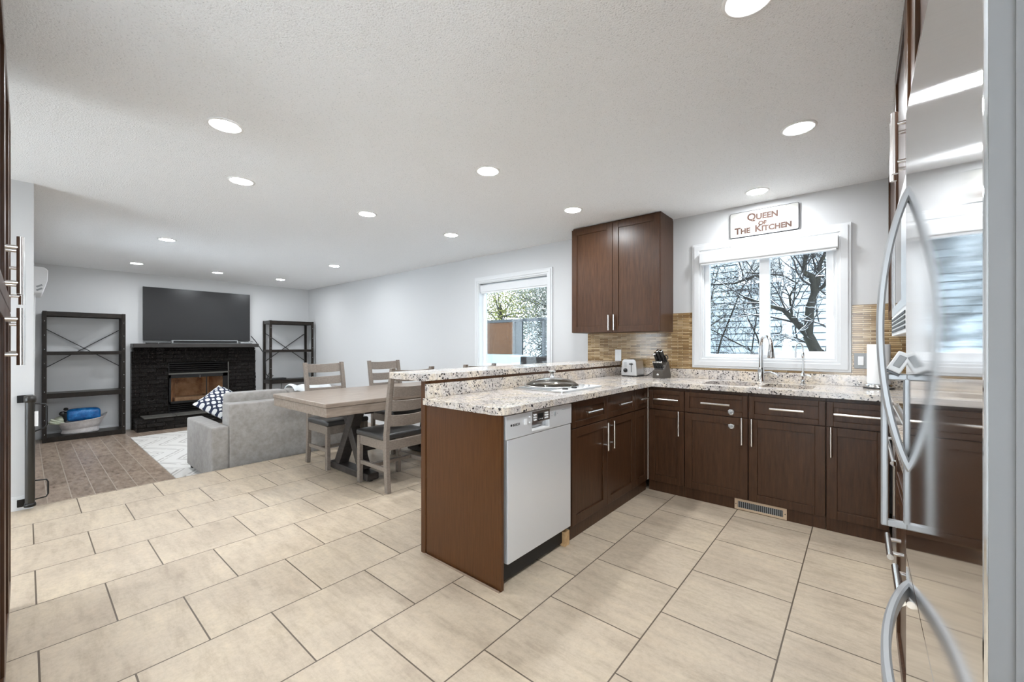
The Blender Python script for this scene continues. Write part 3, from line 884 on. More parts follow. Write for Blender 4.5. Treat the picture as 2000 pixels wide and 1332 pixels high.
# sign over the window
sg = thing('wooden_sign', 'distressed white board reading QUEEN OF THE KITCHEN above the window', 'sign', (-0.640, YW, 2.272), -0.0)
MB().prism(rrect(-0.251, 0.251, -0.106, 0.106, 0.012), -0.020, -0.001, axis='Y').build('board', 'signboard', sg)
eb = MB().prism(rrect(-0.254, 0.254, -0.109, 0.109, 0.013), -0.0205, -0.0005, [rrect(-0.2505, 0.2505, -0.1055, 0.1055, 0.011)], 'Y')
eb.build('worn_edge', 'post', sg)
R90 = Matrix.Rotation(pi / 2, 4, 'X')
for body, zz, size in (('Queen', 0.025, 0.082), ('of', -0.028, 0.058), ('The', -0.079, 0.076), ('Kitchen', -0.079, 0.076)):
    xx = {'The': -0.156, 'Kitchen': 0.073}.get(body, -0.004)
    text_mesh(body, size, 'rust', 'lettering', sg, Matrix.Translation((xx, -0.0212, zz)) @ R90, True, 0.0030, 0.0006, 1.0)

# floor register under the sink
fv = thing('floor_register', 'almond metal heating vent set into the toe kick below sink', 'vent', (-0.562, 3.384, 0.0))
MB().prism([(-0.165, 0.004), (0.165, 0.004), (0.165, 0.084), (-0.165, 0.084)], -0.006, 0.0, [[(-0.142, 0.02), (0.142, 0.02), (0.142, 0.066), (-0.142, 0.066)]], 'Y').build('frame', 'vent', fv, 0.002)
MB().box(-0.142, 0.142, -0.001, 0.0, 0.02, 0.066).build('duct', 'dark', fv)
mb = MB()
for k in range(23):
    x = -0.136 + k * 0.01236
    mb.box(x - 0.0022, x + 0.0022, -0.005, -0.001, 0.02, 0.066)
mb.build('louvres', 'grey', fv)
for x in (-0.155, 0.155):
    sc_ = MB().lathe([(0.0, 0), (0.003, 0.0), (0.0035, 0.002)], n=10).build('screw', 'dark', fv)
    sc_.location = (x, -0.006, 0.044)
    sc_.rotation_euler = (pi / 2, 0, 0)

# round child locks on the sink cabinet
def child_lock(label, x, z, y):
    o = thing('child_lock', label, 'child lock', (x, y, z))
    MB().lathe([(0.0, 0), (0.023, 0.0), (0.024, 0.005), (0.018, 0.009), (0.0, 0.0095)], n=8, smooth=False, a0=pi / 8).build('base_disc', 'steel', o, 0.001)
    MB().lathe([(0.0, 0.009), (0.012, 0.009), (0.011, 0.013), (0.0, 0.0135)], n=20).build('button', 'grey', o)
    o.rotation_euler = (pi / 2, 0, 0)
    return o
child_lock('round grey child lock stuck on the sink cabinet drawer', -0.748, 0.722, YC + 0.001)
child_lock('round grey child lock stuck on the sink cabinet door', -0.748, 0.617, YC + 0.009)

# wall cabinet
uc = thing('wall_cabinet', 'dark brown two door wall cabinet above the toaster', 'cabinet', (-2.335, 3.655, 1.347))
MB().box(0, 0.935, 0.022, 0.352, 0.0, 1.075).build('carcass', 'espresso', uc, 0.001)
for a, b_, hx in ((0.002, 0.466, 0.440), (0.470, 0.933, 0.497)):
    front(uc, 'door', a, b_, 0.003, 1.072, hx, 0.095, 0.15, True, 0.06)
MB().box(0.0, 0.935, 0.03, 0.34, 1.075, 1.092).build('crown_strip', 'espresso', uc)

# dishwasher
dw = thing('dishwasher', 'stainless steel dishwasher in the end of the peninsula', 'dishwasher', (-1.372, 1.532, 0), pi / 2)
MB().box(0.0, 0.635, 0.03, 0.55, 0.02, 0.868).build('tub', 'dark', dw)
MB().box(0.022, 0.606, 0, 0.03, 0.112, 0.742).build('door', 'dwsteel', dw, 0.004)
cp = MB().prism([(0.004, 0.745), (0.609, 0.745), (0.609, 0.866), (0.004, 0.866)], -0.004, 0.03, [[(0.215, 0.760), (0.375, 0.756), (0.375, 0.802), (0.215, 0.802)]], 'Y').build('control_panel', 'dwsteel', dw, 0.003)
MB().box(0.215, 0.375, 0.022, 0.03, 0.755, 0.803).build('handle_recess', 'steel', cp)
MB().prism([(0.215, 0.757), (0.375, 0.752), (0.375, 0.760), (0.335, 0.770), (0.26, 0.767), (0.215, 0.772)], -0.007, 0.018, axis='Y').build('grip_lip', 'plastic', cp, 0.002)
MB().box(0.214, 0.376, -0.0055, -0.003, 0.803, 0.862).build('button_field', 'steel', cp)
MB().box(0.266, 0.316, -0.0065, -0.004, 0.808, 0.848).build('display', 'black', cp)
mb = MB()
for k in range(3):
    mb.box(0.272 + k * 0.015, 0.278 + k * 0.015, -0.0072, -0.006, 0.814, 0.818)
mb.build('display_marks', 'plastic', cp)
for q in [(0.148, 0.166, 0.803, 0.833), (0.187, 0.199, 0.806, 0.813), (0.187, 0.199, 0.835, 0.842)] + [(a, b_, 0.812 + k * 0.014, 0.820 + k * 0.014) for k in range(3) for a, b_ in ((0.228, 0.250), (0.332, 0.358))]:
    MB().box(q[0], q[1], -0.010, -0.003, q[2], q[3]).build('button', 'plastic', cp, 0.001)
mb = MB()
for k in range(5):
    a = 2 * pi * k / 5
    mb.box(0.425 + 0.03 * cos(a) - 0.003, 0.425 + 0.03 * cos(a) + 0.003, -0.0046, -0.003, 0.825 + 0.014 * sin(a) - 0.002, 0.825 + 0.014 * sin(a) + 0.002)
mb.box(0.42, 0.434, -0.008, -0.003, 0.816, 0.834).box(0.50, 0.59, -0.0046, -0.003, 0.838, 0.841)
mb.build('program_marks', 'grey', cp)
text_mesh('BOSCH', 0.017, 'black', 'maker_mark', cp, Matrix.Translation((0.083, -0.0044, 0.808)) @ R90, False, 0.0004, 0.0003)
rg = MB().lathe([(0.0045, 0), (0.0062, 0.0), (0.0062, 0.0006), (0.0045, 0.0006), (0.0045, 0)], n=16).build('maker_emblem', 'black', cp)
rg.matrix_local = Matrix.Translation((0.044, -0.0042, 0.814)) @ R90
MB().box(0.012, 0.60, 0.045, 0.055, 0.025, 0.112).build('kick_plate', 'dark', dw)
tag(MB().box(-1.415, -1.380, 2.085, 2.135, 0.0, 0.088).build('wood_block', 'pine'), 'small raw pine block wedged under the dishwasher corner', 'block')

# cooktop with the glass lid
ck = thing('cooktop', 'steel grill cooktop with knob strip let into the peninsula counter', 'cooktop', (-1.90, 2.20, 0.914))
MB().prism(rrect(0, 0.43, 0, 0.52, 0.02), 0, 0.008).build('tray', 'steel', ck, 0.002)
MB().box(0.03, 0.31, 0.03, 0.47, 0.008, 0.014).build('grill_plate', 'grey', ck, 0.003)
MB().box(0.335, 0.425, 0.005, 0.515, 0.008, 0.013).build('control_strip', 'plastic', ck, 0.002)
for y in (0.10, 0.21, 0.30, 0.385):
    MB().lathe([(0.0, 0.024), (0.016, 0.024), (0.02, 0.020), (0.021, 0.013)], (0.38, y, 0), 18).build('knob', 'black' if y < 0.3 else 'steel', ck)
ld = thing('glass_lid', 'domed smoky glass pan lid with steel knob lying on the cooktop', 'lid', (-1.725, 2.44, 0.928))
MB().lathe([(0.195, 0.004), (0.19, 0.012), (0.165, 0.030), (0.12, 0.048), (0.06, 0.058), (0.0, 0.060)], n=40).build('dome', 'lid', ld)
MB().lathe([(0.190, 0.0), (0.199, 0.0), (0.200, 0.006), (0.195, 0.010), (0.188, 0.008), (0.190, 0.0)], n=40).build('rim', 'steel', ld)
MB().lathe([(0.0, 0.058), (0.02, 0.058), (0.018, 0.064), (0.0135, 0.070), (0.0135, 0.092), (0.026, 0.104), (0.027, 0.108), (0.0, 0.110)], n=24).build('knob', 'steel', ld)

# toaster
to = thing('toaster', 'two slice stainless toaster on the corner of the counter', 'toaster', (-1.745, 3.76, 0.914), 0.02)
prof = [(-0.078, 0.012), (0.078, 0.012), (0.076, 0.06), (0.068, 0.150), (0.054, 0.168), (-0.054, 0.168), (-0.068, 0.150), (-0.076, 0.06)]
MB().prism(prof, 0.012, 0.195, axis='Y').build('body', 'steel', to, 0.008, 3)
MB().prism([(p[0] * 1.02, p[1]) for p in prof], 0.0, 0.014, axis='Y').build('end_panel', 'silver', to, 0.004)
MB().box(0.022, 0.028, -0.002, 0.002, 0.045, 0.135).build('lever_slot', 'black', to)
MB().box(0.008, 0.042, -0.016, 0.0, 0.118, 0.130).build('lever', 'black', to, 0.003)
kb = MB().lathe([(0.0, 0.014), (0.017, 0.014), (0.021, 0.0)], n=20).build('browning_knob', 'black', to)
kb.matrix_local = Matrix.Translation((-0.035, 0.0, 0.062)) @ R90
for k in range(4):
    MB().box(-0.05, -0.022, -0.003, 0.001, 0.098 + k * 0.012, 0.105 + k * 0.012).build('button', 'grey', to)
for x in (-0.026, 0.026):
    MB().box(x - 0.014, x + 0.014, 0.03, 0.175, 0.164, 0.1695).build('bread_slot', 'black', to)
MB().box(-0.074, 0.074, 0.01, 0.19, 0.0, 0.014).build('foot_base', 'black', to)
tag(MB().tube([(-1.668, 3.90, 0.925), (-1.62, 3.88, 0.92), (-1.585, 3.90, 0.945), (-1.565, 3.93, 0.97), (-1.55, 3.955, 0.955), (-1.545, 3.96, 1.0), (-1.555, 3.965, 1.06)], 0.004, 8).build('power_cord', 'black'),
    'black power cord looping from the toaster behind the knife block', 'cord')

# knife block and knives
kx, ky, kz, kr = -1.446, 3.80, 0.914, -0.12
kbk = thing('knife_block', 'dark taupe slanted knife block with small oval badge', 'knife block', (kx, ky, kz), kr)
MB().prism([(-0.055, 0.0), (0.095, 0.0), (0.105, 0.02), (0.060, 0.155), (0.03, 0.150), (-0.025, 0.080), (-0.055, 0.072)], -0.052, 0.052, axis='X').build('block', 'knifeblock', kbk, 0.004)
bd = MB().lathe([(0.0, 0.003), (0.009, 0.0025), (0.010, 0.0)], n=18, sx=1.25, sy=0.9).build('badge', 'steel', kbk)
bd.matrix_local = Matrix.Translation((0.0, -0.055, 0.034)) @ R90
def knife(p, ln, wd, label, group, steel=False):
    M_ = Matrix.Translation((kx, ky, kz)) @ Matrix.Rotation(kr, 4, 'Z') @ Matrix.Translation(p) @ Matrix.Rotation(radians(33), 4, 'X')
    o = thing('kitchen_knife', label, 'knife', (0, 0, 0), 0, group)
    o.matrix_world = M_
    MB().soft(-wd / 2, wd / 2, -wd * 0.7, wd * 0.7, 0.012, ln, wd * 0.35, 3).build('grip', 'black', o)
    MB().box(-wd * 0.45, wd * 0.45, -wd * 0.6, wd * 0.6, 0.0, 0.013).build('bolster', 'chrome', o)
    MB().soft(-wd * 0.52, wd * 0.52, -wd * 0.73, wd * 0.73, ln - 0.012, ln + 0.003, wd * 0.3, 2).build('butt_cap', 'chrome', o)
    MB().box(-0.001, 0.001, -wd * 0.5, wd * 0.5, -0.06, 0.0).build('blade', 'chrome', o)
for i in range(6):
    knife((-0.040 + i * 0.016, -0.022, 0.083), 0.085, 0.0115, 'slim steak knife with steel and black handle in the front row of knife block', 'steak knives in the knife block')
for i, (x, y, z, ln) in enumerate(((-0.036, 0.022, 0.138, 0.115), (-0.008, 0.030, 0.146, 0.135), (0.020, 0.034, 0.152, 0.125))):
    knife((x, y, z), ln, 0.025, ('large kitchen knife at the left of the knife block, above the steak knives', 'longest large kitchen knife in the middle of the knife block', 'large kitchen knife at the right of the knife block')[i], 'large knives in the knife block')
sh = thing('kitchen_scissors', 'black handled kitchen scissors at the right edge of knife block', 'scissors')
sh.matrix_world = Matrix.Translation((kx, ky, kz)) @ Matrix.Rotation(kr, 4, 'Z') @ Matrix.Translation((0.040, 0.045, 0.150)) @ Matrix.Rotation(radians(33), 4, 'X')
mb = MB()
for sx in (-0.012, 0.012):
    mb.tube([(sx + 0.012 * cos(2 * pi * k / 12), 0, 0.055 + 0.022 * sin(2 * pi * k / 12)) for k in range(13)], 0.0045, 8)
mb.tube([(-0.008, 0, 0.035), (0, 0, 0.0)], 0.005, 8).tube([(0.008, 0, 0.035), (0, 0, 0.0)], 0.005, 8)
mb.build('finger_loops', 'black', sh)
MB().box(-0.006, 0.006, -0.002, 0.002, -0.05, 0.004).build('blades', 'chrome', sh)

# ------------------------------------------------------------------ right wall: refrigerator, range, microwave
FX, FY0, FY1 = 0.081, 0.527, 1.316
fr = thing('refrigerator', 'tall stainless refrigerator at the right edge with bowed silver handles', 'refrigerator', (FX, (FY0 + FY1) / 2, 0))
hw = (FY1 - FY0) / 2
MB().box(0.075, 0.735, -hw + 0.01, hw - 0.01, 0.02, 1.745).build('cabinet', 'fridgeside', fr, 0.01)
MB().box(0.062, 0.076, -hw + 0.012, hw - 0.012, 0.08, 1.745).build('door_gasket', 'grey', fr)
fd = MB().box(0.0, 0.062, -hw, hw, 0.7371, 1.765).build('fridge_door', 'fridge', fr, 0.002, 2)
fz = MB().box(0.0, 0.062, -hw, hw, 0.075, 0.7369).build('freezer_door', 'fridge', fr, 0.002, 2)
MB().box(0.03, 0.06, -hw + 0.02, hw - 0.02, 0.02, 0.072).build('kick_grille', 'grey', fr)
for z0, z1 in ((0.080, 0.734), (0.740, 1.762)):
    MB().box(0.003, 0.060, -hw - 0.001, -hw + 0.002, z0, z1).build('door_edge', 'edgegrey', fr)
MB().box(0.018, 0.0205, -hw - 0.0025, -hw + 0.002, 0.10, 1.745).build('edge_trim', 'edgegrey', fr)
hy = 1.262 - (FY0 + FY1) / 2
def bow(p0, p1, out, n=32, w_=0.026, t_=0.016):
    """a flat bar bowed away from the door between p0 and p1"""
    pts = []
    for k in range(n + 1):
        s_ = k / n
        p = Vector(p0).lerp(Vector(p1), s_)
        p.x -= out * (1 - (2 * s_ - 1) ** 2) ** 0.85
        pts.append(p)
    return pts
def strap(pts, side, w_, t_):
    mb = MB()
    vs, fs = [], []
    side = Vector(side).normalized()
    n = len(pts)
    for i, p in enumerate(pts):
        d = (pts[min(i + 1, n - 1)] - pts[max(i - 1, 0)]).normalized()
        nrm = d.cross(side).normalized()
        ring = [(-1, -0.5), (-0.75, -1), (0.75, -1), (1, -0.5), (1, 0.5), (0.75, 1), (-0.75, 1), (-1, 0.5)]
        vs += [p + side * a * w_ / 2 + nrm * b_ * t_ / 2 for a, b_ in ring]
    for k in range(8):                       # each long face is its own strip, so its edges stay crisp
        col = [vs[i * 8 + k] for i in range(n)] + [vs[i * 8 + (k + 1) % 8] for i in range(n)]
        mb.add(col, [(i, i + n, i + n + 1, i + 1) for i in range(n - 1)], True)
    mb.add(vs[:8], [tuple(range(8))])
    return mb.add(vs[-8:], [tuple(range(7, -1, -1))])
strap(bow((0.004, hy, 0.945), (0.004, hy, 1.575), 0.051), (0, 1, 0), 0.030, 0.014).build('handle', 'handle', fd)
strap(bow((0.004, hy, 0.685), (0.004, -hw + 0.06, 0.685), 0.052), (0, 0, 1), 0.030, 0.014).build('handle', 'handle', fz)
# rectangular bar loop and safety latch at the far edge of the door
ly = 1.268 - (FY0 + FY1) / 2 + 0.02
lp = MB().box(-0.045, -0.032, ly, ly + 0.014, 0.80, 1.158).box(-0.034, 0.002, ly, ly + 0.014, 0.80, 0.816).box(-0.034, 0.002, ly, ly + 0.014, 1.142, 1.158).box(-0.006, 0.003, ly, ly + 0.014, 0.81, 1.15)
lp.build('side_loop', 'handle', fr, 0.003)
lt = thing('safety_latch', 'white plastic child safety latch stuck on the refrigerator door edge', 'child lock', (FX - 0.012, 1.288, 1.186), 0)
lt.rotation_euler = (0, radians(28), 0)
MB().box(-0.013, 0.013, -0.012, 0.012, -0.026, 0.022).build('case', 'plastic', lt, 0.003)
MB().box(-0.008, 0.006, -0.0145, -0.011, -0.014, 0.014).build('button', 'grey', lt, 0.002)
MB().box(-0.012, 0.014, -0.008, 0.01, -0.032, -0.026).build('strap_end', 'black', lt, 0.001)

oc = thing('over_fridge_cabinet', 'dark brown cabinet above the refrigerator', 'cabinet', (FX + 0.012, FY1 + 0.02, 1.80), -pi / 2)
MB().box(0, 0.83, 0.022, 0.70, 0.0, 0.635).build('carcass', 'espresso', oc)
for a, b_ in ((0.002, 0.413), (0.417, 0.828)):
    front(oc, 'door', a, b_, 0.003, 0.632)
ru = thing('wall_cabinet', 'dark brown wall cabinet with steel pull above the microwave', 'cabinet', (0.118, 2.52, 1.755), -pi / 2)
MB().box(0, 1.17, 0.022, 0.68, 0.0, 0.68).build('carcass', 'espresso', ru)
for a, b_, hx in ((0.002, 0.583, 0.62), (0.587, 1.168, 0.70)):
    front(ru, 'door', a, b_, 0.003, 0.677, hx, 0.13, 0.2, True)
rv = thing('wall_cabinet', 'dark brown wall cabinet in the corner right of the kitchen window', 'cabinet', (0.152, 3.99, 1.40), -pi / 2)
MB().box(0, 1.46, 0.022, 0.66, 0.0, 1.035).build('carcass', 'espresso', rv)
for a, b_ in ((0.002, 0.728), (0.732, 1.458)):
    front(rv, 'door', a, b_, 0.003, 1.032)
mw = thing('microwave', 'white framed microwave with vent grille below the wall cabinet', 'microwave', (0.106, 2.47, 1.262), -pi / 2)
MB().box(0, 0.76, 0.03, 0.40, 0.0, 0.488).build('case', 'plastic', mw, 0.005)
MB().prism([(0.0, 0.085), (0.76, 0.085), (0.76, 0.488), (0.0, 0.488)], 0, 0.03, [[(0.05, 0.12), (0.55, 0.12), (0.55, 0.46), (0.05, 0.46)]], 'Y').build('door', 'steel', mw, 0.004)
MB().box(0.05, 0.55, 0.005, 0.03, 0.12, 0.46).build('door_glass', 'microglass', mw)
vg = MB().box(0.0, 0.76, 0.0, 0.03, 0.0, 0.083).build('vent_panel', 'plastic', mw, 0.003)
mb = MB()
for k in range(4):
    mb.box(0.03, 0.73, -0.002, 0.002, 0.014 + k * 0.016, 0.023 + k * 0.016)
mb.build('vent_grille', 'dark', vg)
rn = thing('range_oven', 'stainless range with glass oven door beyond the refrigerator', 'oven', (0.128, 2.94, 0), -pi / 2)
MB().box(0.0, 0.76, 0.03, 0.66, 0.03, 0.905).build('body', 'steel', rn, 0.004)
MB().prism([(0.0, 0.27), (0.76, 0.27), (0.76, 0.78), (0.0, 0.78)], 0, 0.03, [[(0.07, 0.34), (0.69, 0.34), (0.69, 0.71), (0.07, 0.71)]], 'Y').build('oven_door', 'steel', rn, 0.004)
MB().box(0.07, 0.69, 0.004, 0.03, 0.34, 0.71).build('oven_glass', 'microglass', rn)
MB().box(0.0, 0.76, 0.0, 0.03, 0.05, 0.262).build('warming_drawer', 'steel', rn, 0.004)
MB().box(0.0, 0.76, 0.0, 0.03, 0.788, 0.905).build('control_panel', 'steel', rn, 0.004)
MB().box(0.01, 0.75, 0.02, 0.65, 0.905, 0.918).build('cooktop_glass', 'microglass', rn, 0.003)
MB().tube([(0.06, -0.028, 0.745), (0.70, -0.028, 0.745)], 0.01, 12).tube([(0.1, -0.028, 0.745), (0.1, 0.001, 0.745)], 0.008, 8).tube([(0.66, -0.028, 0.745), (0.66, 0.001, 0.745)], 0.008, 8).build('oven_handle', 'chrome', rn)
for y1_, wd_, hz, lb in ((2.165, 0.555, 0.548, 'dark brown drawer base cabinet beside the range'), (1.608, 0.273, 0.622, 'narrow dark brown drawer cabinet tight beside the refrigerator')):
    rb = base_unit(lb, (0.105, y1_, 0), -pi / 2, wd_, 0.69)
    front(rb, 'drawer', g, wd_ - g, 0.087, 0.70, wd_ - 0.25 if wd_ > 0.4 else 0.20, hz, 0.20, False, 0.045)
    front(rb, 'drawer_front', g, wd_ - g, 0.706, 0.862, rail=0.035)
rc = base_unit('dark brown base cabinet in the corner beyond the range', (0.150, 3.365, 0), -pi / 2, 0.41, 0.66)
front(rc, 'door', g, 0.407, 0.087, 0.862)
tag(MB().box(0.085, XR, 1.335, 2.165, 0.876, 0.914).build('countertop', 'granite', None, 0.008), 'short piece of granite worktop between the refrigerator and range', 'countertop')

# pantry cabinets at the left edge of the photo
def pantry(label, x_near, x_far, pair):
    r = thing('pantry_cabinet', label, 'cabinet', (x_near, -0.043, 0), pi)
    wd = x_near - x_far
    MB().box(0, wd, 0.022, 0.60, 0.08, 2.26).build('carcass', 'espresso', r)
    MB().box(0, wd, 0.03, 0.04, 0.0, 0.085).build('toe_kick', 'espresso', r)
    cols = ((g, wd / 2 - 0.0015, wd / 2 - 0.04), (wd / 2 + 0.0015, wd - g, wd / 2 + 0.04)) if pair else ((g, wd - g, 0.05),)
    for a, b_, hx in cols:
        front(r, 'door', a, b_, 1.375, 2.255, hx, 1.49, 0.19, True)
        front(r, 'door', a, b_, 0.09, 1.369, hx, 1.252, 0.19, True)
    return r
pantry('tall dark brown pantry cabinet with two pairs of steel pulls, at the left edge', -1.70, -2.70, True)
pantry('tall narrow dark pantry cabinet at the far end of the left row', -2.705, -3.05, False)

# ------------------------------------------------------------------ baby gate
bg = thing('baby_gate', 'black retractable baby gate rolled up in a tube on the left wall', 'baby gate', (-4.735, 0.022, 0.0))
MB().tube([(0, 0, 0.05), (0, 0, 0.80)], 0.025, 24).build('roll_tube', 'bronze', bg)
MB().lathe([(0.0, 0.80), (0.030, 0.80), (0.032, 0.815), (0.030, 0.845), (0.02, 0.85), (0.0, 0.85)], n=24).build('top_cap', 'bronze', bg)
MB().lathe([(0.0, 0.03), (0.030, 0.03), (0.031, 0.04), (0.028, 0.055), (0.0, 0.055)], n=24).build('bottom_cap', 'blackmetal', bg)
for z in (0.03, 0.80):
    MB().box(-0.065, -0.044, -0.062, 0.018, z - 0.005, z + 0.05).box(-0.06, 0.0, -0.02, 0.02, z, z + 0.035).build('wall_bracket', 'blackmetal', bg, 0.003)
MB().tube([(0.0, 0.020, 0.79), (0.0, 0.075, 0.78), (0.0, 0.082, 0.76), (0.0, 0.082, 0.62), (0.0, 0.07, 0.60), (0.0, 0.020, 0.58)], 0.005, 8).build('latch_handle', 'blackmetal', bg)
MB().tube([(0.0, 0.020, 0.215), (0.0, 0.08, 0.21), (0.0, 0.088, 0.19), (0.0, 0.088, 0.10), (0.0, 0.078, 0.08), (0.0, 0.020, 0.075)], 0.005, 8).build('lower_hook', 'blackmetal', bg)
MB().box(-0.012, 0.012, 0.018, 0.040, 0.62, 0.73).build('mesh_edge', 'plastic', bg)

# air conditioner on the left wall of the living room
ac = thing('air_conditioner', 'white split air conditioner high on the living room left wall', 'air conditioner', (-8.62, 0.041, 1.90))
MB().prism([(0.0, 0.0), (0.10, 0.0), (0.118, 0.05), (0.145, 0.16), (0.150, 0.30), (0.12, 0.335), (0.0, 0.34)], -0.42, 0.42, axis='X').build('housing', 'plastic', ac, 0.01, 3)
MB().prism([(0.095, 0.006), (0.128, 0.10), (0.124, 0.102), (0.088, 0.008)], -0.39, 0.39, axis='X').build('outlet_flap', 'grey', ac)
mb = MB()
for z in (0.03, 0.075):
    mb.bar((0.424, 0.05, z), (0.424, 0.10, z + 0.03), 0.004, 0.02)
mb.build('side_vents', 'grey', ac)
tag(MB().tube([(-8.55, 0.075, 1.90), (-8.55, 0.07, 1.2), (-8.6, 0.065, 0.4), (-8.6, 0.062, LIVING + 0.1)], 0.012, 8).tube([(-8.5, 0.08, 1.9), (-8.52, 0.075, 0.9), (-8.55, 0.065, LIVING + 0.1)], 0.006, 8).build('drain_hose', 'plastic'),
    'white drain hose and cable hanging below the air conditioner', 'hose')

# ------------------------------------------------------------------ open shelving
def shelf(label, y0, y1, zs):
    r = thing('shelving_unit', label, 'shelf', (-9.405, y0, LIVING))
    wd = y1 - y0
    dp = 0.375
    H = 1.905
    for x in (0.0, dp - 0.04):
        for y in (0.0, wd - 0.042):
            p = MB().box(x, x + 0.04, y, y + 0.042, 0, H).build('post', 'iron', r, 0.003)
    mb = MB()
    for k in range(9):
        for y in (0.021, wd - 0.021):
            mb.ball((dp + 0.001, y, 0.12 + k * 0.205), 0.006, 1)
    mb.build('bolts', 'steel', r)
    for z0, z1 in zs:
        MB().box(0.012, dp - 0.012, 0.02, wd - 0.02, z1 - LIVING - 0.022, z1 - LIVING).box(dp - 0.028, dp - 0.006, 0.04, wd - 0.04, z0 - LIVING, z1 - LIVING).box(0.006, 0.028, 0.04, wd - 0.04, z0 - LIVING, z1 - LIVING).box(0.03, dp - 0.03, 0.006, 0.03, z0 - LIVING, z1 - LIVING).box(0.03, dp - 0.03, wd - 0.03, wd - 0.006, z0 - LIVING, z1 - LIVING).build('shelf_board', 'iron', r, 0.002)
    a, b_ = 1.47 - LIVING, 0.875 - LIVING
    MB().bar((0.012, 0.03, a), (0.012, wd - 0.03, b_), 0.010, 0.018, (1, 0, 0)).bar((0.004, 0.03, b_), (0.004, wd - 0.03, a), 0.010, 0.018, (1, 0, 0)).build('cross_brace', 'blackmetal', r)
    return r
ZS = ((1.645, 1.712), (1.075, 1.125), (0.445, 0.515), (-0.185, -0.115))
shelf('dark brown open metal shelving unit left of the fireplace, with basket', 0.155, 1.022, ZS)
shelf('dark brown open metal shelving unit in the corner right of the fireplace', 3.095, 3.945, ZS)

# basket with blue bag and green cloth
bk = MB()
n = 36
prof = [(0.74, 0.0, 0), (0.80, 0.02, 0), (0.76, 0.045, 0), (0.78, 0.10, 0), (0.90, 0.16, 0.0), (1.02, 0.185, 0.02), (1.10, 0.20, 0.05), (1.0, 0.185, 0.02), (0.85, 0.12, 0), (0.7, 0.03, 0)]
vs, fs = [], []
for r, z, wav in prof:
    for k in range(n):
        a = 2 * pi * k / n
        q = 1 + 0.025 * sin(3 * a + z * 20)
        vs.append((0.155 * r * q * cos(a), 0.255 * r * q * sin(a), z * (1 + 0.14 * sin(a)) + wav * abs(sin(a)) ** 6))
for i in range(len(prof) - 1):
    fs += [(i * n + k, i * n + (k + 1) % n, (i + 1) * n + (k + 1) % n, (i + 1) * n + k) for k in range(n)]
fs += [tuple(range(n - 1, -1, -1)), tuple((len(prof) - 1) * n + k for k in range(n))]
bk.add(vs, fs, True)
tag(bk.build('fabric_basket', 'basket', None, loc=(-9.2, 0.545, -0.115)), 'pale slouched fabric basket on the bottom of left shelving unit', 'basket')
bb = thing('sleeping_bag', 'shiny blue stuffed bag with black end lying in fabric basket', 'bag', (-9.2, 0.40, 0.155))
MB().soft(-0.095, 0.095, -0.012, 0.355, -0.085, 0.095, 0.07, 5, 0.01).build('body', 'blue', bb)
MB().soft(-0.085, 0.085, -0.045, 0.0, -0.08, 0.07, 0.03, 3).ball((0.02, -0.012, 0.105), 0.03, 2, (1, 0.9, 0.8)).ball((0.06, -0.05, 0.045), 0.035, 2).build('end_cap', 'black', bb)
gc = MB().ball((0.0, 0.0, 0.0), 0.075, 3, (1.2, 0.9, 0.75), 0.03).ball((0.05, -0.065, -0.03), 0.05, 3, (1.1, 1.2, 0.6), 0.05)
gc.tube([(0.07, -0.10, 0.02), (0.08, -0.04, -0.015), (0.07, 0.03, -0.045)], 0.018, 8).tube([(0.09, -0.11, -0.01), (0.1, -0.06, -0.035), (0.09, 0.0, -0.05)], 0.015, 8)
tag(gc.build('folded_cloth', 'sage', None, loc=(-9.2, 0.335, 0.105)), 'sage green cloth bundled beside the blue bag in basket', 'cloth')

# cable box and cables
cb = thing('cable_box', 'flat black set top box on the corner shelving unit', 'set top box', (-9.2, 3.26, 0.515))
MB().box(-0.10, 0.10, -0.15, 0.17, 0.004, 0.036).build('case', 'black', cb, 0.003)
MB().box(-0.08, 0.08, -0.13, 0.15, 0.0, 0.004).build('feet', 'grey', cb)
tag(MB().tube([(-9.33, 2.86, 1.40), (-9.3, 2.93, 1.30), (-9.26, 2.99, 1.18), (-9.2, 3.05, 1.05), (-9.2, 3.075, 0.85), (-9.2, 3.085, 0.64), (-9.2, 3.16, 0.545), (-9.15, 3.2, 0.60), (-9.2, 3.14, 0.66), (-9.22, 3.12, 0.56)], 0.008, 8).build('cable', 'black'), 'black cable drooping from the television to corner shelving unit', 'cable')
tag(MB().tube([(-9.33, 3.42, 0.47), (-9.33, 3.415, 0.35), (-9.34, 3.40, 0.1), (-9.33, 3.38, -0.17)], 0.006, 8).build('cable', 'black'), 'thin black cable hanging under the corner shelf box', 'cable')

# ------------------------------------------------------------------ fireplace
fp = thing('fireplace', 'black painted brick fireplace with wooden mantel under the television', 'fireplace', (XF, 2.026, LIVING))
z_ = -LIVING
rb_ = random.Random(3)
def bricks(mb, y0, y1, z0, z1, xa, xb, bw_=0.21, bh=0.067, hole=None, jit=0.016):
    row = 0
    z = z0
    while z < z1 - 0.01:
        zt = min(z + bh, z1)
        y = y0 - (bw_ / 2 if row % 2 else 0)
        while y < y1 - 0.005:
            a, b_ = max(y, y0), min(y + bw_, y1)
            segs = [(a, b_)]
            if hole and z < hole[3] - 0.005 and zt > hole[2] + 0.005:
                segs = [s_ for s_ in ((a, min(b_, hole[0])), (max(a, hole[1]), b_)) if s_[1] - s_[0] > 0.01]
            for a, b_ in segs:
                if b_ - a > 0.015:
                    d = xb + rb_.uniform(-jit, jit)
                    mb.box(xa, d, a + 0.004, b_ - 0.004, z + 0.003, zt - 0.005)
            y += bw_
        z += bh
        row += 1
    return mb
HO = (1.592 - 2.026, 2.472 - 2.026, 0.03 + z_, 0.905 + z_)
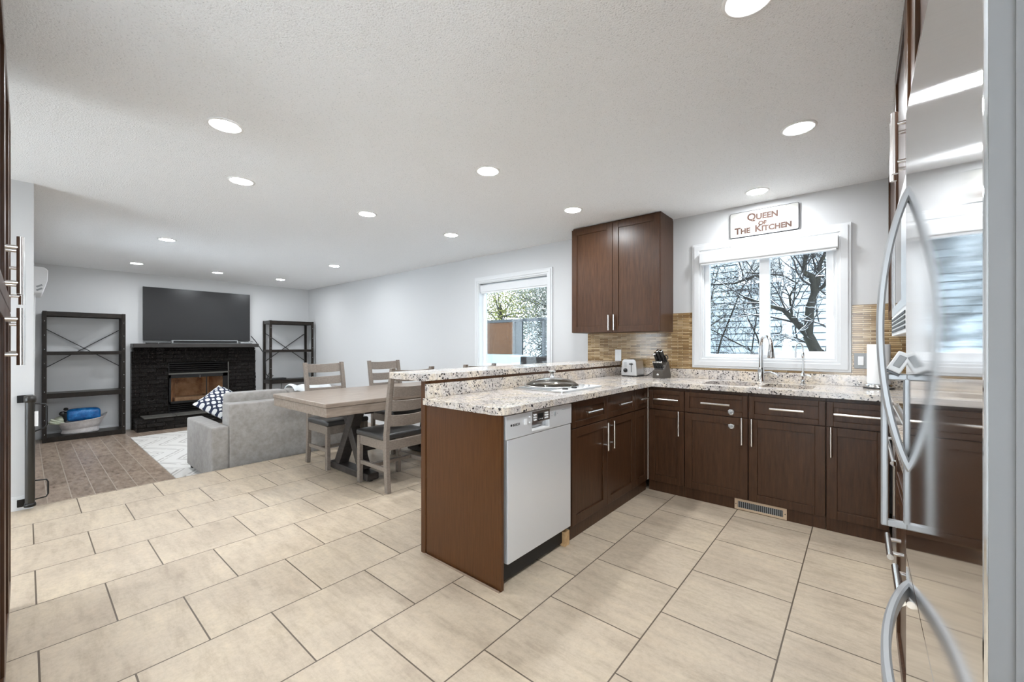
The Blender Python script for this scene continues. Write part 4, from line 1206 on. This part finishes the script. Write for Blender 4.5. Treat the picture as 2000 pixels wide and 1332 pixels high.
mb = bricks(MB(), -0.91, 0.91, 0.21, 1.11, 0.005, 0.140, hole=HO)
mb.box(0, 0.120, -0.905, HO[0], 0.0, 1.30).box(0, 0.120, HO[1], 0.905, 0.0, 1.30).box(0, 0.120, HO[0], HO[1], HO[3], 1.30).box(0, 0.120, HO[0], HO[1], 0, HO[2])
mb.build('brick_surround', 'brick', fp, 0.004)
mb = bricks(MB(), -0.892, 0.892, 1.115, 1.367, 0.005, 0.168)
mb.box(0, 0.150, -0.88, 0.88, 1.11, 1.37)
for yb in (-0.56, 0.47):
    for k in range(4):
        mb.box(0.0, 0.190 + 0.02 * k, yb - 0.045, yb + 0.045, 1.135 + k * 0.06, 1.178 + k * 0.06)
mb.build('corbelled_course', 'brick', fp, 0.004)
MB().box(0, 0.32, -0.905, 0.905, 1.370, 1.437).build('mantel_shelf', 'mantel', fp, 0.006)
hb = bricks(MB(), -0.89, 0.89, 0.0, 0.202, 0.14, 0.49, 0.24, 0.066)
hb.box(0.10, 0.478, -0.88, 0.88, 0, 0.204)
hb.build('hearth', 'brick', fp, 0.004)
hs = MB()
for k in range(4):
    hs.box(0.13, 0.495, -0.80 + k * 0.42, -0.80 + k * 0.42 + 0.412, 0.204, 0.220)
hs.build('hearth_slab', 'slab', fp, 0.003)
a, b_ = HO[0], HO[1]
MB().box(-0.36, 0.145, a, a + 0.012, HO[2], HO[3]).box(-0.36, 0.145, b_ - 0.012, b_, HO[2], HO[3]).box(-0.36, 0.145, a, b_, HO[3] - 0.012, HO[3]).box(-0.36, 0.145, a, b_, HO[2], HO[2] + 0.012).box(-0.36, -0.345, a, b_, HO[2], HO[3]).box(0.128, 0.145, a, b_, 0.64 + z_, 0.70 + z_).box(0.128, 0.145, a, b_, 0.19 + z_, 0.23 + z_).box(0.128, 0.145, a, a + 0.035, 0.19 + z_, 0.7 + z_).box(0.128, 0.145, b_ - 0.09, b_, 0.19 + z_, 0.7 + z_).build('insert_frame', 'blackmetal', fp, 0.002)
MB().box(0.136, 0.156, b_ - 0.012, b_ + 0.004, HO[2], HO[3]).box(0.135, 0.156, a - 0.002, b_, 0.700 + z_, 0.728 + z_).build('insert_trim', 'slab', fp, 0.002)
for z0, z1, nl in ((0.738, 0.885, 4), (0.045, 0.18, 4)):
    mb = MB()
    for k in range(nl):
        zz = z0 + z_ + (z1 - z0) * (k + 0.5) / nl
        mb.bar((0.122, a + 0.012, zz), (0.122, b_ - 0.012, zz), 0.045, 0.012, (0.5, 0, 1))
    mb.build('louvre_panel', 'blackmetal', fp, 0.001)
mb = MB().box(-0.335, -0.315, a + 0.02, b_ - 0.02, 0.2 + z_, 0.70 + z_).box(-0.32, 0.12, a + 0.02, b_ - 0.02, 0.195 + z_, 0.215 + z_)
for y0, y1 in ((a + 0.16, a + 0.03), (b_ - 0.20, b_ - 0.095)):
    mb.hexa([(-0.315, y0, 0.21 + z_), (0.12, y1, 0.21 + z_), (0.12, y1 + 0.01, 0.21 + z_), (-0.315, y0 + 0.01, 0.21 + z_)], [(-0.315, y0, 0.69 + z_), (0.12, y1, 0.69 + z_), (0.12, y1 + 0.01, 0.69 + z_), (-0.315, y0 + 0.01, 0.69 + z_)])
mb.build('firebox', 'firebrick', fp)
MB().box(-0.20, 0.08, a + 0.10, 0.10, 0.215 + z_, 0.285 + z_).box(-0.22, 0.07, 0.115, b_ - 0.15, 0.215 + z_, 0.30 + z_).build('ember_ledge', 'log', fp, 0.01)
MB().box(0.130, 0.134, a + 0.03, b_ - 0.085, 0.225 + z_, 0.645 + z_).build('glass_door', 'fireglass', fp)
MB().box(0.144, 0.158, 0.0, 0.012, 0.625 + z_, 0.675 + z_).build('door_latch', 'chrome', fp, 0.002)
MB().box(0.134, 0.141, 0.10, 0.115, 0.225 + z_, 0.645 + z_).build('door_mullion', 'blackmetal', fp)

# television and what lies on the mantel
tv = thing('television', 'large flat dark television on the wall above the mantel', 'television', (XF, 2.062, 1.304))
MB().box(0.03, 0.075, -0.79, 0.79, 0.0, 0.912).build('housing', 'black', tv, 0.004)
MB().box(0.0745, 0.0765, -0.782, 0.782, 0.008, 0.904).build('screen', 'tv', tv)
MB().box(0.0, 0.03, -0.2, 0.2, 0.3, 0.6).build('wall_mount', 'black', tv)
ZM = LIVING + 1.437
sb = thing('soundbar', 'long slim dark grey soundbar on the mantel below the television', 'soundbar', (-9.20, 2.105, ZM))
MB().soft(-0.045, 0.045, -0.49, 0.49, 0.002, 0.058, 0.012, 3).build('body', 'grey', sb)
MB().box(0.044, 0.047, -0.47, 0.47, 0.012, 0.05).build('grille', 'black', sb)
rm = thing('remote_control', 'black remote controls lying at the left end of mantel', 'remote control', (-9.19, 1.36, ZM), 0.1)
MB().soft(-0.022, 0.022, -0.08, 0.08, 0.0, 0.018, 0.006, 2).build('body', 'black', rm)
MB().box(-0.012, 0.012, -0.06, 0.05, 0.017, 0.0195).build('keypad', 'grey', rm)
dup(rm, (-9.18, 1.53, ZM), -0.06, 'second black remote control on the mantel, nearer the soundbar')
rm['label'] = 'black remote control nearest the left end of the mantel'
wr = thing('wifi_router', 'small pale box with cables at the right end of mantel', 'router', (-9.22, 2.74, ZM))
MB().soft(-0.04, 0.04, -0.10, 0.10, 0.0, 0.03, 0.01, 2).build('case', 'grey', wr)
MB().tube([(0.0, 0.06, 0.02), (0.0, 0.10, 0.05), (-0.02, 0.13, 0.03)], 0.005, 6).tube([(0.02, -0.05, 0.03), (0.02, 0.0, 0.045), (0.01, 0.05, 0.03)], 0.005, 6).build('plugged_cable', 'black', wr)

# ------------------------------------------------------------------ rug, sofa
tag(MB().box(-8.53, -4.86, 1.015, 3.30, LIVING, LIVING + 0.010).build('area_rug', 'rug', None, 0.004), 'cream area rug with grey chevron lines on the wood floor', 'rug')
sf = thing('sofa', 'grey microfibre sofa seen from behind, facing the fireplace', 'sofa', (-5.445, 1.97, LIVING + 0.010))
MB().soft(0.245, 0.495, -0.643, 0.66, 0.05, 0.795, 0.018, 3).build('back_frame', 'sofa', sf)
for s_, nm_ in ((-1, 'arm'), (1, 'arm')):
    y0, y1 = (-0.79, -0.645) if s_ < 0 else (0.645, 0.79)
    MB().soft(-0.495, 0.495, y0, y1, 0.045, 0.577, 0.022, 4).build(nm_, 'sofa', sf)
MB().box(-0.47, 0.25, -0.65, 0.65, 0.06, 0.30).build('base', 'sofa', sf, 0.01)
for k in range(2):
    y0 = -0.645 + k * 0.645
    MB().soft(-0.49, 0.16, y0, y0 + 0.64, 0.30, 0.45, 0.04, 4, 0.02).build('seat_cushion', 'sofa', sf)
    MB().soft(0.05, 0.30, y0 + (0.0 if k else 0.05), y0 + 0.64, 0.44, 0.885, 0.06, 5).build('back_cushion', 'sofa', sf)
for x in (-0.45, 0.44):
    for y in (-0.74, 0.74):
        MB().lathe([(0.0, 0), (0.022, 0), (0.030, 0.05), (0.0, 0.05)], (x, y, 0), 12).build('foot', 'black', sf)
# throw pillow
pb = bmesh.new()
pil = MB()
n = 14
vs, fs = [], []
for side in (1, -1):
    o = len(vs)
    for i in range(n + 1):
        for j in range(n + 1):
            u, v = i / n * 2 - 1, j / n * 2 - 1
            k = (1 - u ** 4) * (1 - v ** 4)
            e = 1 - 0.10 * (1 - abs(u * v)) * (abs(u) ** 6 + abs(v) ** 6) / 2
            vs.append((side * 0.075 * k ** 0.6, 0.20 * u * e, 0.20 * v * e))
    for i in range(n):
        for j in range(n):
            q = (o + i * (n + 1) + j, o + (i + 1) * (n + 1) + j, o + (i + 1) * (n + 1) + j + 1, o + i * (n + 1) + j + 1)
            fs.append(q if side > 0 else q[::-1])
pil.add(vs, fs, True)
po = pil.build('throw_pillow', 'pillow', None)
po.location = (-5.72, 1.465, 0.55)
po.rotation_euler = (radians(42), radians(-48), 0)
tag(po, 'navy and white lattice print throw pillow in the sofa corner', 'pillow')
th = MB()
vs, fs = [], []
n = 16
for i in range(n + 1):
    for j in range(9):
        u, v = i / n, j / 8
        yy = 2.02 + 0.44 * u
        a = (v - 0.5) * 2.0
        vs.append((-5.27 + 0.15 * a, yy, LIVING + 0.010 + 0.885 + 0.022 - 0.05 * abs(a) ** 3 + 0.008 * sin(9 * u + 3 * v) + 0.012 * sin(21 * u)))
for i in range(n):
    fs += [(i * 9 + j, (i + 1) * 9 + j, (i + 1) * 9 + j + 1, i * 9 + j + 1) for j in range(8)]
th.add(vs, fs, True)
to_ = th.build('throw_blanket', 'cream')
so = to_.modifiers.new('thick', 'SOLIDIFY')
so.thickness = 0.01
so.offset = 1
tag(to_, 'white crumpled throw blanket on top of the sofa back', 'blanket')

# ------------------------------------------------------------------ dining table and chairs
TX0, TX1, TY0, TY1 = -4.255, -3.19, 1.485, 3.33
tb = thing('dining_table', 'grey brown rectangular dining table on a trestle base', 'table', ((TX0 + TX1) / 2, (TY0 + TY1) / 2, 0))
hx_, hy_ = (TX1 - TX0) / 2, (TY1 - TY0) / 2
MB().box(-hx_, hx_, -hy_, hy_, 0.730, 0.765).build('tabletop', 'tabletop', tb, 0.006, 3)
MB().prism([(-hx_ + 0.006, -hy_ + 0.006), (hx_ - 0.006, -hy_ + 0.006), (hx_ - 0.006, hy_ - 0.006), (-hx_ + 0.006, hy_ - 0.006)], 0.655, 0.728, [[(-hx_ + 0.03, -hy_ + 0.03), (hx_ - 0.03, -hy_ + 0.03), (hx_ - 0.03, hy_ - 0.03), (-hx_ + 0.03, hy_ - 0.03)]]).build('apron', 'tabletop', tb, 0.004)
for y in (-0.42, 0.50):
    MB().box(-0.36, 0.36, y - 0.06, y + 0.06, 0.012, 0.075).build('foot', 'darkwood', tb, 0.012, 3)
    MB().bar((-0.22, y, 0.075), (0.12, y, 0.66), 0.10, 0.09, (1, 0, 0)).bar((0.22, y, 0.075), (-0.12, y, 0.66), 0.09, 0.09, (1, 0, 0)).box(-0.30, 0.30, y - 0.045, y + 0.045, 0.60, 0.66).build('trestle', 'darkwood', tb, 0.006)
    mb = MB()
    for x in (-0.32, 0.32):
        mb.lathe([(0.0, 0), (0.02, 0), (0.022, 0.012)], (x, y, 0), 10)
    mb.build('glides', 'black', tb)
MB().box(-0.045, 0.045, -0.40, 0.48, 0.20, 0.29).build('stretcher', 'darkwood', tb, 0.005)

ch = thing('dining_chair', 'grey brown ladder back chair at the near left side of the table', 'chair', (-4.215, 2.085, 0), 0, 'dining chairs around the table')
W2 = 0.215
for s_ in (-1, 1):
    y0, y1 = sorted((s_ * W2, s_ * (W2 - 0.036)))
    pts = [(-0.265, 0.0), (-0.222, 0.0), (-0.198, 0.30), (-0.198, 0.47), (-0.245, 0.80), (-0.292, 1.035), (-0.328, 1.035), (-0.286, 0.80), (-0.242, 0.47), (-0.242, 0.30)]
    MB().prism(pts, y0, y1, axis='Y').build('leg', 'driftwood', ch, 0.004)
    MB().box(0.178, 0.222, y0, y1, 0, 0.425).build('leg', 'driftwood', ch, 0.004)
    MB().box(-0.20, 0.18, y0 + 0.008, y1 - 0.008, 0.17, 0.205).build('stretcher', 'driftwood', ch, 0.003)
MB().box(-0.02, 0.02, -W2 + 0.03, W2 - 0.03, 0.172, 0.202).build('stretcher', 'driftwood', ch, 0.003)
MB().box(0.188, 0.212, -W2 + 0.036, W2 - 0.036, 0.345, 0.425).box(-0.235, -0.205, -W2 + 0.036, W2 - 0.036, 0.345, 0.425).box(-0.205, 0.188, -W2 + 0.008, -W2 + 0.030, 0.345, 0.425).box(-0.205, 0.188, W2 - 0.030, W2 - 0.008, 0.345, 0.425).build('seat_rail', 'driftwood', ch, 0.003)
MB().soft(-0.205, 0.235, -W2 - 0.004, W2 + 0.004, 0.426, 0.475, 0.02, 4, 0.018).build('seat', 'seat', ch)
def slat_x(z):
    return -0.242 - (z - 0.47) * 0.118 / 0.565 + 0.022
for z0, z1 in ((0.930, 1.022), (0.800, 0.886), (0.678, 0.768), (0.548, 0.645)):
    vs, fs = [], []
    n = 10
    for i in range(n + 1):
        u = i / n * 2 - 1
        y = u * (W2 - 0.034)
        b_ = 0.030 * (1 - u * u)
        for z, up in ((z0, 0), (z1, 0.010 * (u * u - 1) * 0 + 0.006 * (1 - u * u))):
            x = slat_x(z) - b_
            vs += [(x - 0.009, y, z - (0.008 * (1 - u * u))), (x + 0.009, y, z - (0.008 * (1 - u * u)))]
    for i in range(n):
        a = i * 4
        c_ = a + 4
        fs += [(a, c_, c_ + 2, a + 2), (a + 1, a + 3, c_ + 3, c_ + 1), (a + 2, c_ + 2, c_ + 3, a + 3), (a, a + 1, c_ + 1, c_)]
    fs += [(0, 2, 3, 1), (n * 4, n * 4 + 1, n * 4 + 3, n * 4 + 2)]
    MB().add(vs, fs, False).build('back_slat', 'driftwood', ch, 0.003)
dup(ch, (-4.235, 2.83, 0), 0, 'grey brown ladder back chair at the far left side of the table')
dup(ch, (-3.245, 2.105, 0), pi, 'grey brown ladder back chair nearest the peninsula end, back to the bar')
dup(ch, (-3.235, 2.90, 0), pi, 'grey brown ladder back chair mostly hidden behind the raised bar')

# ------------------------------------------------------------------ outside: ground, neighbour's house, trees, fence
GZ = -0.75
tag(MB().box(-30, 16, -22, 34, GZ - 0.2, GZ).build('snowy_yard', 'ground'), 'snow dusted yard outside the windows', 'ground', None, 'structure')
hs_ = thing('neighbour_house', 'pale blue clapboard house seen through the kitchen window', 'house', (0.6, 9.4, GZ))
mb = MB()
for k in range(46):
    z0 = k * 0.13
    mb.hexa([(-3.6, -0.02, z0), (5.5, -0.02, z0), (5.5, 0.1, z0), (-3.6, 0.1, z0)], [(-3.6, 0.002, z0 + 0.112), (5.5, 0.002, z0 + 0.112), (5.5, 0.1, z0 + 0.112), (-3.6, 0.1, z0 + 0.112)])
mb.box(-3.6, 5.5, 0.06, 4.0, 0, 5.9)
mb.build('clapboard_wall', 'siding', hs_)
MB().box(-1.78, -1.62, -0.03, 0.02, 0, 5.9).box(-3.66, -3.5, -0.03, 0.05, 0, 5.9).build('corner_board', 'snow', hs_)
for x in (-2.55, 0.3):
    wf = MB().prism([(x, 3.2), (x + 0.9, 3.2), (x + 0.9, 4.4), (x, 4.4)], -0.05, 0.02, [[(x + 0.07, 3.27), (x + 0.83, 3.27), (x + 0.83, 4.33), (x + 0.07, 4.33)]], 'Y').build('window', 'snow', hs_)
    MB().box(x + 0.07, x + 0.83, -0.02, -0.01, 3.27, 4.33).build('window_pane', 'grey', wf)
MB().prism([(-0.6, 5.8), (-0.6, 6.0), (2.2, 7.6), (2.3, 7.4)], -4.1, 6.0, axis='X').build('roof', 'roof', hs_)

def branchy(name, label, base, limbs, seed, spread, depth, group=None, r0=0.05, twig_r=0.006, leaf=None):
    """limbs: hand placed poly-lines with radii; finer branches fork from them"""
    rn_ = random.Random(seed)
    r = thing(name, label, 'tree', base, 0, group)
    tk, tw, sn = MB(), MB(), MB()
    def grow(p, d, ln, rad, lev):
        pts, q = [p], p
        k = 4
        for i in range(k):
            d = (d + Vector((rn_.uniform(-1, 1), rn_.uniform(-1, 1), rn_.uniform(-0.7, 1))) * 0.33).normalized()
            q = q + d * ln / k
            pts.append(q)
        rs = [rad * (1 - 0.55 * i / k) for i in range(k + 1)]
        tw.tube(pts, rs, 5 if lev < depth - 1 else 4, False)
        if rad > 0.0035:
            sn.tube([p_ + Vector((0, 0, rs[i] * 0.75)) for i, p_ in enumerate(pts)], [x * 0.75 for x in rs], 4, False)
        if lev < depth:
            for i in range(rn_.randint(2, 4)):
                t_ = rn_.uniform(0.25, 1.0) * k
                s0 = pts[min(int(t_), k - 1)].lerp(pts[min(int(t_) + 1, k)], t_ % 1)
                dd = (d + Vector((rn_.uniform(-1, 1), rn_.uniform(-0.8, 0.8), rn_.uniform(-0.8, 1))) * 1.0).normalized()
                grow(s0, dd, ln * rn_.uniform(0.5, 0.8), max(rad * 0.55, 0.0025), lev + 1)
    for pts, ra, rb2, cnt in limbs:
        pts = [Vector(p) for p in pts]
        m_ = len(pts)
        rs = [ra + (rb2 - ra) * i / (m_ - 1) for i in range(m_)]
        tk.tube(pts, rs, 9)
        sn.tube([p + Vector((0, 0, rs[i] * 0.55)) for i, p in enumerate(pts)], [x * 0.62 for x in rs], 5, False) if abs((pts[-1] - pts[0]).normalized().z) < 0.8 else None
        for i in range(cnt):
            t_ = rn_.uniform(0.15, 1.0) * (m_ - 1)
            k = min(int(t_), m_ - 2)
            s0 = pts[k].lerp(pts[k + 1], t_ - k)
            d = (pts[k + 1] - pts[k]).normalized()
            d = (d * 0.6 + Vector((rn_.uniform(-1, 1), rn_.uniform(-0.6, 0.6), rn_.uniform(-0.5, 1)))).normalized()
            grow(s0, d, spread * rn_.uniform(0.6, 1.2), max(rs[k] * 0.35, twig_r), 1)
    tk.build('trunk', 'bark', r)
    tw.build('branches', 'twig', r)
    sn.build('snow_cover', 'snow', r)
    return r
TB = (-0.30, 6.2, GZ)
def tp(x, z, dy=0.0):
    return (x - TB[0], dy, z - GZ)
branchy('bare_tree', 'bare snow dusted tree with forked mossy trunk outside the kitchen window', TB, [
    ([tp(-0.22, GZ), tp(-0.30, 0.6), tp(-0.40, 1.08), tp(-0.507, 1.342)], 0.085, 0.060, 0),
    ([tp(-0.507, 1.342), tp(-0.62, 1.50, -0.05), tp(-0.755, 1.667, -0.1), tp(-0.95, 1.74, -0.15), tp(-1.2, 1.86, -0.1)], 0.042, 0.016, 12),
    ([tp(-0.507, 1.342), tp(-0.487, 1.69), tp(-0.435, 1.877), tp(-0.466, 2.069), tp(-0.549, 2.122)], 0.052, 0.036, 5),
    ([tp(-0.549, 2.122), tp(-0.54, 2.24), tp(-0.535, 2.33), tp(-0.58, 2.55), tp(-0.72, 2.9)], 0.028, 0.012, 9),
    ([tp(-0.435, 1.877), tp(-0.40, 2.06), tp(-0.384, 2.217), tp(-0.304, 2.423), tp(-0.25, 2.8)], 0.030, 0.014, 8),
    ([tp(-0.435, 1.877), tp(-0.36, 1.93), tp(-0.26, 2.06), tp(-0.08, 2.25), tp(0.15, 2.5)], 0.024, 0.012, 8),
    ([tp(-0.60, 1.48), tp(-0.68, 1.64), tp(-0.70, 1.84), tp(-0.62, 2.0), tp(-0.78, 2.12), tp(-1.2, 2.2)], 0.016, 0.009, 8),
    ([tp(-0.20, 0.7), tp(-0.30, 1.15), tp(-0.26, 1.45), tp(-0.14, 1.9)], 0.05, 0.02, 8),
    ([tp(-0.95, 2.05, 0.1), tp(-1.1, 2.16, 0.1), tp(-1.35, 2.08, 0.1), tp(-1.7, 2.1, 0.1)], 0.022, 0.010, 10)], 11, 0.55, 4)
B2 = (-1.75, 7.0, GZ)
def tq(x, z, dy=0.0):
    return (x - B2[0], dy, z - GZ)
branchy('bare_shrub', 'tangled bare shrub with snowy twigs behind the left window pane', B2, [
    ([tq(-0.95, GZ), tq(-1.0, 0.6), tq(-1.2, 1.35), tq(-1.45, 1.9)], 0.020, 0.007, 8),
    ([tq(-0.9, GZ), tq(-0.95, 0.8), tq(-1.3, 1.15), tq(-1.9, 1.5)], 0.022, 0.007, 8),
    ([tq(-1.9, GZ), tq(-1.85, 0.6), tq(-1.7, 1.3), tq(-1.4, 2.1), tq(-1.1, 2.5)], 0.018, 0.007, 8),
    ([tq(-1.95, GZ), tq(-2.0, 0.9), tq(-1.9, 1.7), tq(-1.75, 2.4)], 0.018, 0.007, 8),
    ([tq(-1.3, GZ), tq(-1.3, 0.9), tq(-1.2, 1.7), tq(-1.45, 2.5)], 0.014, 0.006, 7)], 5, 0.6, 4, twig_r=0.004)

# dining window view: privacy screen, trees, playhouse roof, patio chair
pf = thing('privacy_screen', 'rust brown privacy screen with dark posts outside the dining window', 'fence', (-7.0, 8.0, GZ))
MB().box(-1.2, 0.16, -0.02, 0.02, 0.9, 2.57).build('brown_panel', 'fence', pf)
MB().box(-1.3, 1.9, -0.035, 0.035, 2.56, 2.63).build('top_rail', 'post', pf)
for x in (0.17, 0.40, 1.10):
    MB().box(x - 0.03, x + 0.03, -0.035, 0.035, 0, 2.6).build('post', 'post', pf)
MB().box(0.2, 0.37, -0.01, 0.01, 0.5, 2.56).build('slat_panel', 'post', pf)
MB().box(0.43, 1.9, -0.004, 0.004, 0.5, 2.56).build('glass_panel', 'glass', pf)
ph = thing('shed', 'small shed with pale blue roof and navy gable outside dining window', 'shed', (-6.0, 7.0, GZ))
MB().box(-1.2, 0.25, -0.2, 0.5, 0, 1.40).build('wall', 'navy', ph)
MB().prism([(-0.35, 1.42), (0.15, 1.68), (0.65, 1.42)], 0.24, 0.29, axis='X').build('gable', 'navy', ph)
MB().prism([(-0.42, 1.40), (0.15, 1.70), (0.72, 1.40), (0.72, 1.44), (0.15, 1.75), (-0.42, 1.44)], -1.5, 0.33, axis='X').build('roof', 'blueroof', ph)
pc = thing('patio_chair', 'dark patio chair on the deck outside the dining window', 'chair', (-4.62, 5.95, GZ), 0.3)
MB().box(-0.26, 0.26, -0.03, 0.02, 1.55, 1.76).box(-0.26, -0.22, -0.03, 0.02, 0.3, 1.72).box(0.22, 0.26, -0.03, 0.02, 0.3, 1.72).build('backrest', 'chairwicker', pc, 0.02)
MB().box(-0.27, 0.27, -0.55, 0.0, 1.08, 1.14).build('seat', 'chairwicker', pc, 0.01)
for x in (-0.24, 0.24):
    for y in (-0.5, -0.02):
        MB().box(x - 0.02, x + 0.02, y - 0.02, y + 0.02, 0.3, 1.1).build('leg', 'chairwicker', pc)
tag(MB().box(-7.6, -3.2, YW + 0.16, 6.6, GZ + 0.2, GZ + 0.3).build('deck', 'post'), 'grey deck outside the dining window', 'deck', None, 'structure')

def crown(mb, c, r, n, leafsize, rnd_, sc=(1, 1, 1)):
    for i in range(n):
        d = Vector((rnd_.gauss(0, 1), rnd_.gauss(0, 1), rnd_.gauss(0, 1))).normalized() * r * rnd_.random() ** 0.45
        p = Vector(c) + Vector((d.x * sc[0], d.y * sc[1], d.z * sc[2]))
        a = Vector((rnd_.uniform(-1, 1), rnd_.uniform(-1, 1), rnd_.uniform(-1, 1))).normalized() * leafsize
        b2 = a.orthogonal().normalized() * leafsize * 0.55
        mb.add([p - a, p + b2, p + a, p - b2], [(0, 1, 2, 3)])
def leafy_tree(name, label, base, h, r, n, size, mat, sd, sc=(1, 1, 1)):
    rd = random.Random(sd)
    t_ = thing(name, label, 'tree', base)
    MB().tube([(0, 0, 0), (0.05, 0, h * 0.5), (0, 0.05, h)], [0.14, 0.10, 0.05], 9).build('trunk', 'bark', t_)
    mb = MB()
    crown(mb, (0, 0, h), r, n, size, rd, sc)
    mb.build('crown', mat, t_)
    mb = MB()
    for i in range(26):
        d = Vector((rd.uniform(-1, 1), rd.uniform(-1, 1), rd.uniform(-0.5, 1))).normalized()
        p0 = Vector((0, 0, h * rd.uniform(0.5, 1.0)))
        mb.tube([p0, p0 + d * r * 0.5 + Vector((0, 0, 0.1)), p0 + d * r * rd.uniform(0.7, 1.0)], [0.03, 0.018, 0.006], 5, False)
    mb.build('branches', 'twig', t_)
    return t_
leafy_tree('yellow_tree', 'yellow green leafy tree beyond the brown privacy screen', (-9.9, 10.8, GZ), 3.3, 1.5, 4200, 0.038, 'leafy', 1)
leafy_tree('evergreen', 'frosted evergreen beyond the fence at right of dining window', (-7.9, 11.5, GZ), 3.5, 1.75, 6500, 0.040, 'needles', 2)
leafy_tree('evergreen', 'frosted evergreen filling the middle of the dining window', (-9.4, 13.5, GZ), 4.3, 2.2, 6500, 0.050, 'needles', 4)
leafy_tree('evergreen', 'low frosted bush behind the glass panel of privacy screen', (-6.9, 10.2, GZ), 1.9, 1.2, 5000, 0.034, 'needles', 6)
leafy_tree('evergreen', 'small frosted tree rising behind the kitchen window shrub', (-2.6, 8.6, GZ), 2.9, 0.9, 700, 0.032, 'needles', 8)
